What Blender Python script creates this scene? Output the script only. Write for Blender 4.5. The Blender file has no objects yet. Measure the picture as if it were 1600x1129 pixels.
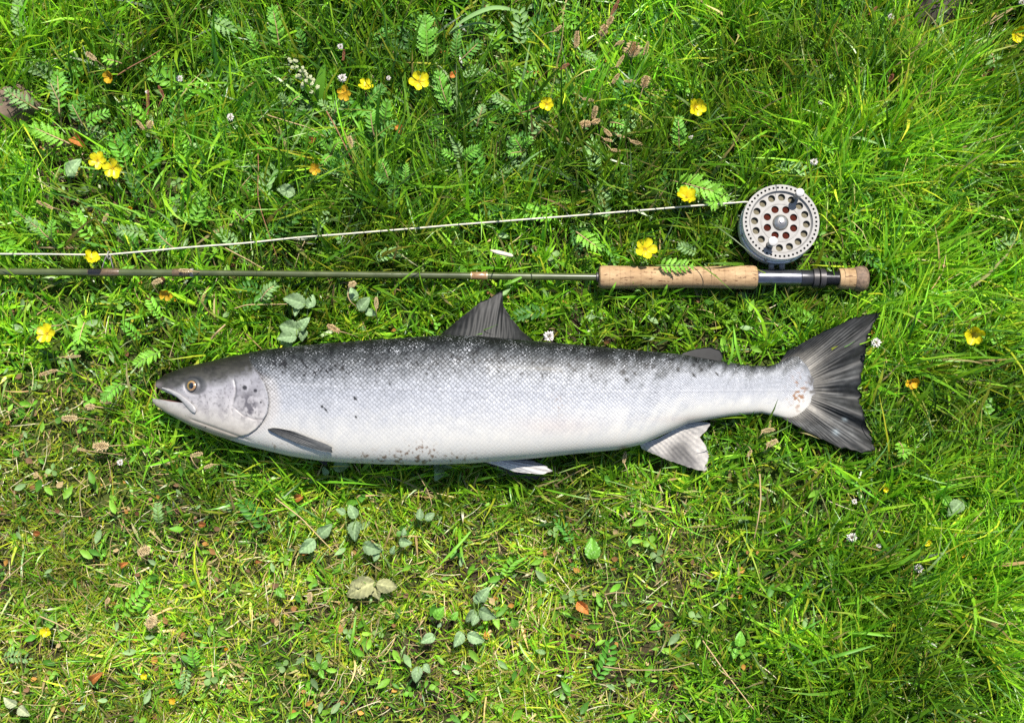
import bpy, math, random
import numpy as np
from mathutils import Vector, Matrix

R = np.random.default_rng(7)
random.seed(7)
SC = bpy.context.scene
COL = SC.collection

# ------------------------------------------------------------------ camera
TILT = math.radians(6.0)
DIST = 1.60
LENS = 36.0 * 1.56 / 1.28
cam_data = bpy.data.cameras.new('camera')
cam_data.lens = LENS
cam_data.sensor_width = 36.0
cam_data.clip_start = 0.05
cam_data.clip_end = 500.0
cam = bpy.data.objects.new('camera', cam_data)
cam.location = (0, -DIST * math.sin(TILT), DIST * math.cos(TILT))
cam.rotation_euler = (TILT, 0, 0)
COL.objects.link(cam)
SC.camera = cam

# ------------------------------------------------------------------ world, sun, exposure
SUN_EL = math.radians(60.0)
SUN_AZ = math.radians(22.0)
world = bpy.data.worlds.new('World')
SC.world = world
world.use_nodes = True
wn = world.node_tree
wn.nodes.clear()
sky = wn.nodes.new('ShaderNodeTexSky')
sky.sky_type = 'NISHITA'
sky.sun_disc = False
sky.sun_elevation = SUN_EL
sky.sun_rotation = SUN_AZ
bg = wn.nodes.new('ShaderNodeBackground')
bg.inputs['Strength'].default_value = 0.10
wo = wn.nodes.new('ShaderNodeOutputWorld')
wn.links.new(sky.outputs[0], bg.inputs[0])
wn.links.new(bg.outputs[0], wo.inputs[0])
sun_data = bpy.data.lights.new('sun', 'SUN')
sun_data.energy = 5.0
sun_data.angle = math.radians(0.5)
sun_data.color = (1.0, 0.955, 0.88)
sun = bpy.data.objects.new('sun', sun_data)
sd = Vector((math.sin(SUN_AZ) * math.cos(SUN_EL), math.cos(SUN_AZ) * math.cos(SUN_EL), math.sin(SUN_EL)))
sun.rotation_euler = (-sd).to_track_quat('-Z', 'Y').to_euler()
sun.location = sd * 5
COL.objects.link(sun)
SC.view_settings.view_transform = 'Standard'
SC.view_settings.look = 'None'
SC.view_settings.gamma = 1.0
SC.view_settings.exposure = 0.95
SC.render.engine = 'CYCLES'
SC.cycles.max_bounces = 6
SC.cycles.diffuse_bounces = 3
SC.cycles.glossy_bounces = 2
SC.cycles.transmission_bounces = 4
SC.cycles.caustics_reflective = False
SC.cycles.caustics_refractive = False
SC.cycles.use_denoising = False

# ------------------------------------------------------------------ helpers
CAM = np.array(cam.location)
AX = (36.0 / LENS) / 1600.0
def W(px, py, z):
    """point at height z that stands at the given place of the plan (1600 x 1129 units)"""
    px, py, z = np.broadcast_arrays(np.asarray(px, float), np.asarray(py, float), np.asarray(z, float))
    a = (px - 800.0) * AX
    b = (564.5 - py) * AX
    dx, dy, dz = a, math.sin(TILT) + b * math.cos(TILT), -math.cos(TILT) + b * math.sin(TILT)
    t = (z - CAM[2]) / dz
    return np.stack([CAM[0] + dx * t, CAM[1] + dy * t, z + 0 * t], -1)
def WV(px, py, z):
    return Vector(W(px, py, z).tolist())
PX = 0.0008

def lin(r, g, b):
    f = lambda c: ((c / 255 + 0.055) / 1.055) ** 2.4 if c > 10 else c / 255 / 12.92
    return np.array([f(r), f(g), f(b)])
def sstep(a, b, x):
    t = np.clip((x - a) / (b - a), 0, 1)
    return t * t * (3 - 2 * t)
def vnoise(x, y, seed=0):
    def h(i, j):
        n = np.sin(i * 127.1 + j * 311.7 + seed * 74.7) * 43758.5453
        return n - np.floor(n)
    xi, yi = np.floor(x), np.floor(y)
    fx, fy = x - xi, y - yi
    fx, fy = fx * fx * (3 - 2 * fx), fy * fy * (3 - 2 * fy)
    return (h(xi, yi) * (1 - fx) + h(xi + 1, yi) * fx) * (1 - fy) + (h(xi, yi + 1) * (1 - fx) + h(xi + 1, yi + 1) * fx) * fy
def fbm(x, y, seed=0, n=3):
    s, a, t = 0, 1, 0
    for k in range(n):
        s = s + a * vnoise(x * 2 ** k, y * 2 ** k, seed + k * 13)
        t += a
        a *= 0.5
    return s / t

def tag(o, label=None, cat=None, group=None, kind=None):
    if label: o['label'] = label
    if cat: o['category'] = cat
    if group: o['group'] = group
    if kind: o['kind'] = kind
    return o
def link(name, data, parent=None, loc=None):
    o = bpy.data.objects.new(name, data)
    COL.objects.link(o)
    if parent is not None: o.parent = parent
    if loc is not None: o.location = loc
    return o
def thing(name, loc, label, cat, group=None):
    o = link(name, None, None, Vector(loc))
    o.empty_display_size = 0.01
    return tag(o, label, cat, group)
def mesh(name, verts, faces, mat, smooth=True, cols=None):
    me = bpy.data.meshes.new(name)
    me.from_pydata([tuple(v) for v in np.asarray(verts).tolist()], [], [tuple(f) for f in faces])
    if smooth: me.polygons.foreach_set('use_smooth', [True] * len(me.polygons))
    if cols is not None: set_col(me, cols)
    me.materials.append(mat)
    me.update()
    return me
def set_col(me, cols):
    c = np.ones((len(cols), 4), np.float32)
    c[:, :3] = cols
    a = me.attributes.new('col', 'FLOAT_COLOR', 'POINT')
    a.data.foreach_set('color', c.ravel())
def grid_faces(n, m, closed=False, off=0):
    f = []
    for i in range(n - 1):
        for j in range(m if closed else m - 1):
            k = (j + 1) % m
            f.append((off + i * m + j, off + i * m + k, off + (i + 1) * m + k, off + (i + 1) * m + j))
    return f
def tube(path, radii, k=8, cap=True):
    """closed tube along a list of points"""
    P = np.asarray(path, float)
    n = len(P)
    r = np.broadcast_to(np.asarray(radii, float), (n,))
    T = np.gradient(P, axis=0)
    T /= np.linalg.norm(T, axis=1, keepdims=True) + 1e-12
    ref = np.array([0, 0, 1.0]) if abs(T[0][2]) < 0.9 else np.array([1.0, 0, 0])
    V = []
    for i in range(n):
        s = np.cross(T[i], ref); s /= np.linalg.norm(s) + 1e-12
        u = np.cross(s, T[i])
        ref = u
        for j in range(k):
            a = 2 * math.pi * j / k
            V.append(P[i] + r[i] * (math.cos(a) * s + math.sin(a) * u))
    F = grid_faces(n, k, True)
    if cap:
        F.append(tuple(reversed(range(k))))
        F.append(tuple(range((n - 1) * k, n * k)))
    return np.array(V), F
def bez(p0, p1, p2, n):
    t = np.linspace(0, 1, n)[:, None]
    p0, p1, p2 = (np.asarray(p, float) for p in (p0, p1, p2))
    return (1 - t) ** 2 * p0 + 2 * t * (1 - t) * p1 + t * t * p2

# ------------------------------------------------------------------ materials
def newmat(name):
    m = bpy.data.materials.new(name)
    m.use_nodes = True
    nt = m.node_tree
    nt.nodes.clear()
    out = nt.nodes.new('ShaderNodeOutputMaterial')
    return m, nt, out
def principled(nt, **kw):
    p = nt.nodes.new('ShaderNodeBsdfPrincipled')
    for k, v in kw.items():
        p.inputs[k].default_value = v
    return p
def ramp(nt, fac, stops):
    r = nt.nodes.new('ShaderNodeValToRGB')
    e = r.color_ramp.elements
    while len(e) < len(stops): e.new(0.5)
    for i, (p, c) in enumerate(stops):
        e[i].position = p
        e[i].color = (*c, 1)
    nt.links.new(fac, r.inputs[0])
    return r.outputs[0]
def noise_node(nt, scale, detail=4, vec=None, rough=0.6):
    n = nt.nodes.new('ShaderNodeTexNoise')
    n.inputs['Scale'].default_value = scale
    n.inputs['Detail'].default_value = detail
    n.inputs['Roughness'].default_value = rough
    if vec is not None: nt.links.new(vec, n.inputs['Vector'])
    return n.outputs['Fac']
def mixc(nt, fac, a, b, mode='MIX'):
    n = nt.nodes.new('ShaderNodeMix')
    n.data_type = 'RGBA'
    n.blend_type = mode
    for s, v in ((n.inputs[0], fac), (n.inputs[6], a), (n.inputs[7], b)):
        if hasattr(v, 'links'): nt.links.new(v, s)
        elif isinstance(v, (int, float)): s.default_value = v
        else: s.default_value = (*v, 1)
    return n.outputs[2]
def mathn(nt, op, a, b=None, c=None):
    n = nt.nodes.new('ShaderNodeMath')
    n.operation = op
    for s, v in zip(n.inputs, (a, b, c)):
        if v is None: continue
        if hasattr(v, 'links'): nt.links.new(v, s)
        else: s.default_value = v
    return n.outputs[0]
def attr(nt, name):
    n = nt.nodes.new('ShaderNodeAttribute')
    n.attribute_name = name
    return n
def bump(nt, height, strength, dist):
    b = nt.nodes.new('ShaderNodeBump')
    b.inputs['Strength'].default_value = strength
    b.inputs['Distance'].default_value = dist
    nt.links.new(height, b.inputs['Height'])
    return b.outputs[0]

def leaf_material(name, color=None, trans=0.35, rough=0.42, spec=0.35, vary=0.25, tint=(1.25, 1.15, 0.5), veins=0.0, veined=False):
    m, nt, out = newmat(name)
    if color is None:
        c = attr(nt, 'col').outputs['Color']
    else:
        oi = nt.nodes.new('ShaderNodeObjectInfo')
        c = mixc(nt, oi.outputs['Random'], [x * (1 - vary) for x in color], [min(1, x * (1 + vary)) for x in color])
    if veined: c = mixc(nt, 1.0, c, attr(nt, 'col').outputs['Color'], 'MULTIPLY')
    tc = nt.nodes.new('ShaderNodeTexCoord')
    nz = noise_node(nt, 260.0 if color is None else 6.0, 2 if color is None else 4, tc.outputs['Object'])
    c = mixc(nt, 1.0, c, ramp(nt, nz, [(0.25, (0.78, 0.78, 0.78)), (0.75, (1.18, 1.18, 1.12))]), 'MULTIPLY')
    p = principled(nt, Roughness=rough)
    p.inputs['Specular IOR Level'].default_value = spec
    nt.links.new(c, p.inputs['Base Color'])
    if veins: nt.links.new(bump(nt, nz, veins, 0.001), p.inputs['Normal'])
    t = nt.nodes.new('ShaderNodeBsdfTranslucent')
    nt.links.new(mixc(nt, 1.0, c, tint, 'MULTIPLY'), t.inputs['Color'])
    mx = nt.nodes.new('ShaderNodeMixShader')
    mx.inputs[0].default_value = trans
    nt.links.new(p.outputs[0], mx.inputs[1])
    nt.links.new(t.outputs[0], mx.inputs[2])
    nt.links.new(mx.outputs[0], out.inputs[0])
    return m

def simple_material(name, color, rough=0.5, metallic=0.0, spec=0.5, vary=0.15, nscale=60.0, bumps=0.0, coat=0.0, use_col=False):
    m, nt, out = newmat(name)
    tc = nt.nodes.new('ShaderNodeTexCoord')
    nz = noise_node(nt, nscale, 5, tc.outputs['Object'])
    base = attr(nt, 'col').outputs['Color'] if use_col else color
    v = ramp(nt, nz, [(0.3, (1 - vary,) * 3), (0.7, (1 + vary,) * 3)])
    c = mixc(nt, 1.0, base, v, 'MULTIPLY')
    p = principled(nt, Metallic=metallic)
    p.inputs['Specular IOR Level'].default_value = spec
    p.inputs['Coat Weight'].default_value = coat
    p.inputs['Coat Roughness'].default_value = 0.15
    nt.links.new(c, p.inputs['Base Color'])
    rr = nt.nodes.new('ShaderNodeMapRange')
    rr.inputs['To Min'].default_value = max(0.02, rough - 0.08)
    rr.inputs['To Max'].default_value = min(1, rough + 0.12)
    nt.links.new(nz, rr.inputs[0])
    nt.links.new(rr.outputs[0], p.inputs['Roughness'])
    if bumps: nt.links.new(bump(nt, nz, bumps, 0.002), p.inputs['Normal'])
    nt.links.new(p.outputs[0], out.inputs[0])
    return m

M = {}
M['grass'] = leaf_material('grass_blade', None, trans=0.40, rough=0.37, spec=0.5)
M['herb'] = leaf_material('herb_leaf', None, trans=0.30, rough=0.52, spec=0.28)
M['dry'] = leaf_material('dry_stalk', None, trans=0.15, rough=0.7, spec=0.2, tint=(1, .9, .7))
M['silver_green'] = leaf_material('silverweed_green', (0.12, 0.32, 0.028), trans=0.3, rough=0.5, spec=0.3, veins=0.5)
M['silver_bright'] = leaf_material('silverweed_bright', (0.19, 0.44, 0.035), trans=0.38, rough=0.5, spec=0.3, veins=0.5)
M['silver_deep'] = leaf_material('silverweed_deep', (0.075, 0.22, 0.026), trans=0.3, rough=0.5, spec=0.3, veins=0.5)
M['silver_pale'] = leaf_material('silverweed_felted', (0.17, 0.29, 0.10), trans=0.25, rough=0.75, spec=0.2, tint=(1, 1, .8), veins=0.5)
M['felted'] = leaf_material('felted_leaf', (0.205, 0.31, 0.150), trans=0.28, rough=0.6, spec=0.3, tint=(1, 1, .7), veins=0.8, veined=True)
M['felted_dry'] = leaf_material('felted_leaf_dried', (0.34, 0.34, 0.17), trans=0.25, rough=0.7, spec=0.2, tint=(1, .95, .7), veins=0.8, veined=True)
M['herb_leaf'] = leaf_material('fresh_herb_leaf', (0.14, 0.34, 0.035), trans=0.33, rough=0.42, spec=0.4, veins=0.5, veined=True)
M['whitish_leaf'] = leaf_material('whitish_green_leaf', (0.42, 0.46, 0.27), trans=0.3, rough=0.6, spec=0.3, tint=(1, 1, .7), veins=0.5, veined=True)
M['petal'] = leaf_material('yellow_petal', (0.58, 0.54, 0.008), trans=0.3, rough=0.4, spec=0.35, vary=0.10, tint=(1, .9, .5), veined=True)
M['petal_old'] = leaf_material('wilted_petal', (0.46, 0.30, 0.012), trans=0.25, rough=0.6, spec=0.2, vary=0.25, tint=(1, .8, .5), veined=True)
M['anther'] = simple_material('flower_centre_yellow', (0.52, 0.36, 0.01), rough=0.7, nscale=900, bumps=0.4)
M['white_petal'] = leaf_material('white_petal', (0.60, 0.55, 0.54), trans=0.25, rough=0.6, vary=0.08, tint=(1, 1, 1))
M['cream'] = leaf_material('cream_floret', (0.50, 0.52, 0.32), trans=0.25, rough=0.6, vary=0.1, tint=(1, 1, .8))
M['stem_green'] = leaf_material('green_stem', (0.13, 0.22, 0.04), trans=0.1, rough=0.5)
M['stem_red'] = leaf_material('red_brown_stem', (0.22, 0.10, 0.05), trans=0.1, rough=0.6, tint=(1, 1, 1))
M['stem_tan'] = leaf_material('tan_stem', (0.36, 0.26, 0.13), trans=0.1, rough=0.7, tint=(1, 1, 1))
M['seed'] = simple_material('seed_head_brown', (0.44, 0.31, 0.155), rough=0.85, vary=0.5, nscale=700, bumps=0.6)
M['orange_leaf'] = leaf_material('orange_dead_leaf', (0.36, 0.13, 0.03), trans=0.2, rough=0.6, vary=0.5, tint=(1, .8, .5), veined=True)

# ground
m, nt, out = newmat('soil')
tc = nt.nodes.new('ShaderNodeTexCoord')
n1 = noise_node(nt, 35.0, 8, tc.outputs['Object'])
n2 = noise_node(nt, 4.0, 4, tc.outputs['Object'])
soil = ramp(nt, n1, [(0.3, (0.014, 0.010, 0.007)), (0.55, (0.038, 0.027, 0.016)), (0.75, (0.085, 0.060, 0.034))])
moss = ramp(nt, n1, [(0.3, (0.014, 0.028, 0.004)), (0.7, (0.055, 0.080, 0.012))])
gm = ramp(nt, n2, [(0.42, (0, 0, 0)), (0.58, (1, 1, 1))])
cc = mixc(nt, gm, soil, moss)
p = principled(nt, Roughness=0.95)
p.inputs['Specular IOR Level'].default_value = 0.15
nt.links.new(cc, p.inputs['Base Color'])
nt.links.new(bump(nt, n1, 0.9, 0.01), p.inputs['Normal'])
nt.links.new(p.outputs[0], out.inputs[0])
M['soil'] = m

# ------------------------------------------------------------------ ground sheet
def ground():
    xs = np.concatenate([[-150, -40, -10, -4], np.linspace(-2.4, 2.4, 161), [4, 10, 40, 150]])
    X, Y = np.meshgrid(xs, xs, indexing='ij')
    Z = (fbm(X * 9, Y * 9, 3) - 0.5) * 0.016 + (fbm(X * 40, Y * 40, 5, 2) - 0.5) * 0.006 - 0.004
    Z = np.where((abs(X) > 2.5) | (abs(Y) > 2.5), -0.004, Z)
    me = mesh('ground', np.stack([X, Y, Z], -1).reshape(-1, 3), grid_faces(len(xs), len(xs)), M['soil'])
    tag(link('ground', me), 'dark brown soil with moss showing between the grass', 'ground', kind='structure')
ground()

# ------------------------------------------------------------------ the salmon
TOP = np.array([(238, 603), (241, 599.5), (247, 592), (262, 583), (284, 574.5), (320, 566), (360, 556.5), (400, 548.5), (440, 542.5), (500, 537), (560, 532), (640, 527), (690, 523), (750, 525), (820, 531), (900, 538), (977, 545), (1062, 553), (1127, 564), (1172, 571), (1205, 571), (1225, 563), (1246, 550), (1262, 560), (1275, 592), (1277, 603)], float)
BOT = np.array([(238, 628), (244, 634), (260, 645), (300, 666), (340, 681), (392, 697.5), (450, 711.5), (500, 719.5), (540, 722.5), (600, 725), (662, 726), (735, 723.5), (832, 716), (900, 708.5), (968, 702), (1003, 694), (1040, 677), (1075, 661), (1140, 649.5), (1189, 645), (1211, 649.5), (1229, 654), (1246, 653), (1262, 645), (1275, 622), (1277, 612)], float)
THK = np.array([(238, 5), (244, 9), (262, 17), (300, 27), (350, 35), (420, 42), (520, 47), (640, 49), (760, 48), (880, 44), (980, 37), (1060, 28), (1130, 21), (1190, 15), (1230, 10), (1260, 6), (1277, 2.5)], float)
def smooth_interp(pts):
    xs = np.arange(230, 1290, 0.5)
    v = np.interp(xs, pts[:, 0], pts[:, 1])
    k = np.hanning(25); k /= k.sum()
    vp = np.convolve(np.pad(v, 12, mode='edge'), k, 'valid')
    w = sstep(250, 275, xs) * (1 - sstep(1235, 1250, xs))
    v = v * (1 - w) + vp * w
    return lambda x: np.interp(x, xs, v)
ftop, fbot, fthk = smooth_interp(TOP), smooth_interp(BOT), smooth_interp(THK)
def fish_zc(x):
    return 0.014 + 0.62 * fthk(x) * 0.001 + 0.014 * sstep(1280, 900, x) + 0.006 * sstep(500, 300, x)
FP = 3.0
def fish_surface(x, y):
    """height of the upper flank at plan position x, y"""
    c, h = (ftop(x) + fbot(x)) / 2, (fbot(x) - ftop(x)) / 2
    n = np.clip(np.abs(y - c) / h, 0, 1)
    return fish_zc(x) + fthk(x) * 0.001 * (1 - n ** FP) ** (1 / FP) + fish_relief(x, y)
GILL = np.array([(574, 396), (585, 405), (600, 413), (615, 418), (630, 419.5), (645, 417), (660, 409), (670, 400), (678, 388), (683, 370), (690, 350)], float)
def gill_x(y): return np.interp(y, GILL[:, 0], GILL[:, 1])
def fish_relief(x, y):
    g = gill_x(y) - x
    wy = sstep(566, 584, y) * (1 - sstep(676, 690, y))
    r = np.where(g > 0, 0.0030 * np.exp(-np.maximum(g, 0) / 26), -0.0016 * np.exp(np.minimum(g, 0) / 6)) * wy
    pre = 366 + 3 * np.sin((y - 592) / 33 * 3) - x                           # front plate of the gill cover
    wp = sstep(588, 596, y) * (1 - sstep(630, 665, y))
    r = r - 0.0008 * np.exp(-(pre / 2.2) ** 2) * wp + 0.0005 * np.exp(-((pre - 7) / 6) ** 2) * wp
    e = np.hypot(x - 301, (y - 602) * 1.05)                                   # socket
    r = r - 0.0016 * np.exp(-((e - 11.5) / 2.6) ** 2) + 0.0007 * np.exp(-((e - 18) / 4) ** 2)
    sub = np.interp(x, [366, 380, 396, 412], [636, 648, 654, 655])
    r = r - 0.0008 * np.exp(-((y - sub) / 1.8) ** 2) * sstep(364, 370, x) * sstep(416, 408, x)
    r = r - 0.0012 * np.exp(-((y - 655 - (x - 300) * 0.36) / 2.0) ** 2) * sstep(290, 305, x) * sstep(400, 380, x)
    r = r + 0.0012 * np.exp(-(((x - 335) / 22) ** 2 + ((y - 628) / 16) ** 2))
    return r

def build_fish_body(parent):
    xs = np.concatenate([np.arange(238, 432, 0.85), np.arange(432, 1277.01, 1.9)])
    xs[-1] = 1277
    th = np.concatenate([np.linspace(0, math.pi, 150, endpoint=False), np.linspace(math.pi, 2 * math.pi, 50, endpoint=False)])
    # mouth opening between the two lips
    UL = lambda x: np.interp(x, [238, 242.5, 243, 252, 270, 291], [560, 590, 604.0, 609.0, 617.0, 629])
    LL = lambda x: np.interp(x, [238, 246, 265, 291], [622.5, 623.5, 627, 630])
    fx = np.arange(238, 300, 0.25)
    xf = np.full(len(th), 238.0)
    for j, a in enumerate(th):
        y = (ftop(fx) + fbot(fx)) / 2 - (fbot(fx) - ftop(fx)) / 2 * math.cos(a)
        ins = (y > UL(fx)) & (y < LL(fx))
        if ins.any(): xf[j] = fx[ins].max() + 0.25
    X = xs[:, None] + (xf[None, :] - 238) * np.clip(1 - (xs[:, None] - 238) / 130, 0, 1) ** 2
    c, h = (ftop(X) + fbot(X)) / 2, (fbot(X) - ftop(X)) / 2
    ct, st = np.cos(th)[None, :], np.sin(th)[None, :]
    q = 2 / FP
    Y = c - h * np.sign(ct) * np.abs(ct) ** 1.0
    n = np.abs(ct) ** 1.0
    dz = np.sign(st) * (1 - np.minimum(n, 1) ** FP) ** (1 / FP)
    zc = fish_zc(X)
    up = (st > 0)
    Z = zc + fthk(X) * 0.001 * dz * np.where(up, 1.0, 0.8) + np.where(up, fish_relief(X, Y) * np.clip(st * 3, 0, 1), 0)
    V = W(X, Y, np.maximum(Z, zc))
    V[..., 2] = Z
    n_s, n_t = X.shape
    # colours ------------------------------------------------------------
    v = (Y - ftop(X)) / np.maximum(fbot(X) - ftop(X), 1)
    N1 = fbm(X / 30, Y / 14, 1); N2 = fbm(X / 7, Y / 6, 2); N3 = fbm(X / 3, Y / 3, 9, 2)
    N4 = fbm((X + Y * 0.55) / 9, (Y - X * 0.12) / 22, 44)
    vv = v + (N1 - 0.5) * 0.09 + (N2 - 0.5) * 0.09 + (N3 - 0.5) * 0.05 + (N4 - 0.5) * (0.08 + 0.16 * sstep(820, 1000, X))
    stops = [(0.0, lin(18, 20, 19)), (0.05, lin(38, 41, 41)), (0.11, lin(78, 82, 84)), (0.19, lin(112, 116, 121)), (0.27, lin(146, 150, 157)), (0.33, lin(184, 188, 196)), (0.42, lin(196, 200, 210)), (0.55, lin(208, 211, 219)), (0.68, lin(224, 225, 227)), (0.85, lin(250, 248, 242)), (1.0, lin(254, 248, 238))]
    sp = np.array([s[0] for s in stops]); sc = np.array([s[1] for s in stops])
    # the dark back thins out towards the tail
    tailw = sstep(960, 1180, X)
    vb = vv + 0.085 * tailw * (1 - sstep(0.3, 0.5, vv))
    C = np.stack([np.interp(vb, sp, sc[:, k]) for k in range(3)], -1)
    def blend(C, w, col):
        return C * (1 - w[..., None]) + np.asarray(col) * w[..., None]
    head = sstep(2, -4, X - gill_x(np.clip(Y, 574, 690)) + np.where(Y < 574, (574 - Y) * 0.35, 0))
    # head colours
    hv = (Y - ftop(X)) / np.maximum(fbot(X) - ftop(X), 1)
    edge = np.interp(X, [238, 270, 300, 330, 366, 400, 420], [0.42, 0.40, 0.30, 0.30, 0.275, 0.20, 0.18]) + (N2 - 0.5) * 0.06
    cheek = np.stack([np.interp(hv, [0.2, 0.4, 0.6, 0.8, 1.0], [a, b, d, e, f]) for a, b, d, e, f in zip(lin(176, 176, 184), lin(192, 190, 196), lin(208, 204, 206), lin(220, 214, 206), lin(206, 192, 172))], -1)
    cheek = cheek * (0.96 + 0.36 * N2)[..., None]
    crown = np.stack([np.interp(hv, [0, 0.12, 0.3], [a, b, d]) for a, b, d in zip(lin(38, 36, 30), lin(60, 58, 50), lin(100, 99, 95))], -1) * (0.35 + 1.3 * fbm(X / 9, Y / 6, 71))[..., None]
    wH = sstep(-0.09, 0.07, hv - edge + (N1 - 0.5) * 0.10 + (N3 - 0.5) * 0.05)[..., None]
    HC = crown * (1 - wH) + cheek * wH
    C = C * (1 - head[..., None]) + HC * head[..., None]
    sp_ = sstep(0.60, 0.78, N3) * head * sstep(0.02, 0.2, hv) * sstep(0.85, 0.6, hv)
    C = blend(C, sp_ * 0.45, lin(92, 88, 88))
    bl_ = sstep(0.55, 0.72, fbm(X / 12, Y / 10, 61)) * head * sstep(0.25, 0.4, hv) * sstep(0.9, 0.7, hv)
    C = blend(C, bl_ * 0.30, lin(132, 124, 136))
    C = blend(C, sstep(0.5, 0.7, fbm(X / 16, Y / 5, 66)) * head * sstep(0.28, 0.05, hv) * 0.5, lin(30, 28, 22))
    lower = 655 + (X - 300) * 0.36                                            # fold of the throat
    C = blend(C, np.exp(-((Y - lower) / 1.2) ** 2) * sstep(290, 305, X) * sstep(398, 380, X) * 0.55, lin(110, 98, 92))
    sub = np.interp(X, [366, 380, 396, 412], [636, 648, 654, 655])              # seam of the lower gill plate
    C = blend(C, np.exp(-((Y - sub) / 1.1) ** 2) * sstep(364, 368, X) * sstep(415, 408, X) * 0.5, lin(120, 112, 116))
    # snout, lips
    C = blend(C, np.exp(-(((X - 246) / 7) ** 2 + ((Y - 601) / 5) ** 2)) * 0.8, lin(164, 152, 156))
    # dark grey pigment around the eye socket
    e = np.hypot((X - 306) / 1.25, (Y - 602))
    C = blend(C, sstep(16, 12, e) * 0.75, lin(84, 86, 88))
    # gill cover marks
    for (sx, sy, r, a) in [(382.5, 605.5, 3.8, .98), (399, 610, 3.1, .98), (407.5, 628, 1.7, .95), (321, 667, 1.3, .9), (392, 643, 5.0, .6), (384, 634, 11, .30), (345, 630, 8, .28), (313, 630, 5, .3), (377, 617, 14, .22), (401, 600, 9, .25), (410, 588, 7, .3)]:
        d = np.hypot(X - sx, Y - sy)
        C = blend(C, sstep(r * 1.25, r * 0.65, d) * a, lin(40, 40, 46) if r < 4 else lin(112, 108, 118))
    smk = sstep(0.42, 0.62, fbm(X / 7, Y / 8, 83)) * np.exp(-(((X - 389) / 15) ** 2 + ((Y - 632) / 22) ** 2))
    C = blend(C, np.clip(smk * 1.1, 0, 0.8), lin(92, 88, 98))
    g = gill_x(np.clip(Y, 574, 690)) - X
    C = blend(C, np.exp(-((g + 1.2) / 1.7) ** 2) * 0.75 * sstep(566, 584, Y) * sstep(686, 676, Y), lin(84, 80, 86))
    C = blend(C, sstep(0, -4, g) * sstep(-26, -10, g) * sstep(580, 600, Y) * 0.75, lin(226, 222, 220))
    C = blend(C, np.exp(-((366 + 3 * np.sin((Y - 592) / 33 * 3) - X) / 1.3) ** 2) * sstep(588, 596, Y) * sstep(640, 622, Y) * 0.7, lin(76, 76, 82))
    C = blend(C, np.exp(-((Y - 684 + (X - 392) * 0.0) / 2) ** 2) * sstep(300, 330, X) * sstep(400, 385, X) * 0.18, lin(120, 108, 96))
    # black flecks on the back
    flecks = [(428, 562), (446, 571), (445, 565), (472, 562), (511, 580), (517, 577), (536, 576), (503, 635), (509, 640), (535, 574), (581, 553), (590, 566), (598, 552), (608, 548), (683, 567), (652, 567), (718, 564), (760, 563), (783, 573), (850, 577), (877, 580), (848, 589), (609, 599), (555, 622), (556, 651), (940, 566), (1010, 572), (1060, 575), (1120, 584), (905, 560)]
    rr = np.random.default_rng(3)
    for _ in range(130):
        x = 425 + 720 * rr.random() ** 1.25
        f = rr.beta(1.4, 2.2) * 0.34
        flecks.append((x, ftop(x) + f * (fbot(x) - ftop(x))))
    body = 1 - head
    for i, (sx, sy) in enumerate(flecks):
        i0, i1 = np.searchsorted(xs, sx - 14), np.searchsorted(xs, sx + 14)
        sl = slice(i0, i1)
        a = rr.uniform(0.6, 1.2) * (1 if rr.random() < 0.7 else -1)
        L, wd = rr.uniform(2.4, 5.6), rr.uniform(1.0, 1.9)
        dx, dy = X[sl] - sx, Y[sl] - sy
        p1, p2 = dx * math.cos(a) + dy * math.sin(a), -dx * math.sin(a) + dy * math.cos(a)
        w = np.exp(-(p1 / L) ** 2 - (p2 / wd) ** 2)
        if rr.random() < 0.45:
            w = np.maximum(w, np.exp(-(p2 / L / 0.8) ** 2 - (p1 / wd) ** 2))
        C[sl] = blend(C[sl], np.clip(w * 2.2 - 0.3, 0, 1) * 0.97 * body[sl], lin(16, 16, 20))
    # diagonal scuffs
    for (sx, sy) in [(578, 560), (586, 563), (594, 562), (602, 560), (571, 566), (860, 560), (1040, 566), (1052, 570)]:
        p1 = (X - sx) * 0.64 - (Y - sy) * 0.77
        p2 = (X - sx) * 0.77 + (Y - sy) * 0.64
        C = blend(C, np.exp(-(p1 / 13) ** 2 - (p2 / 1.1) ** 2) * 0.7, lin(36, 36, 44))
    # lateral line
    yl = np.interp(X, [420, 600, 900, 1270], [598, 607, 612, 608])
    C = blend(C, np.exp(-((Y - yl) / 1.3) ** 2) * body * 0.45, lin(226, 228, 236))
    C = blend(C, np.exp(-((Y - yl - 2.4) / 1.0) ** 2) * body * 0.22, lin(120, 124, 136))
    # mud specks on the belly, rusty scrape on the tail root, vent
    mud = sstep(0.56, 0.74, N3 * 0.6 + N2 * 0.4) * (np.exp(-(((X - 640) / 90) ** 2 + ((Y - 714) / 9) ** 2)) + 0.8 * np.exp(-(((X - 655) / 22) ** 2 + ((Y - 702) / 12) ** 2)) + 0.5 * np.exp(-(((X - 873) / 14) ** 2 + ((Y - 632) / 12) ** 2)) + 0.4 * np.exp(-(((X - 400) / 50) ** 2 + ((Y - 696) / 6) ** 2)))
    C = blend(C, np.clip(mud * 2.2, 0, 0.85), lin(140, 108, 80))
    rust = sstep(0.5, 0.66, N3 * 0.5 + N2 * 0.5) * np.exp(-(((X - 1246) / 13) ** 2 + ((Y - 614) / 22) ** 2))
    C = blend(C, np.clip(rust * 1.5, 0, 0.9), lin(166, 112, 62))
    C = blend(C, np.exp(-(((X - 975) / 9) ** 2 + ((Y - 700) / 4) ** 2)) * 0.8, lin(150, 84, 88))
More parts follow.
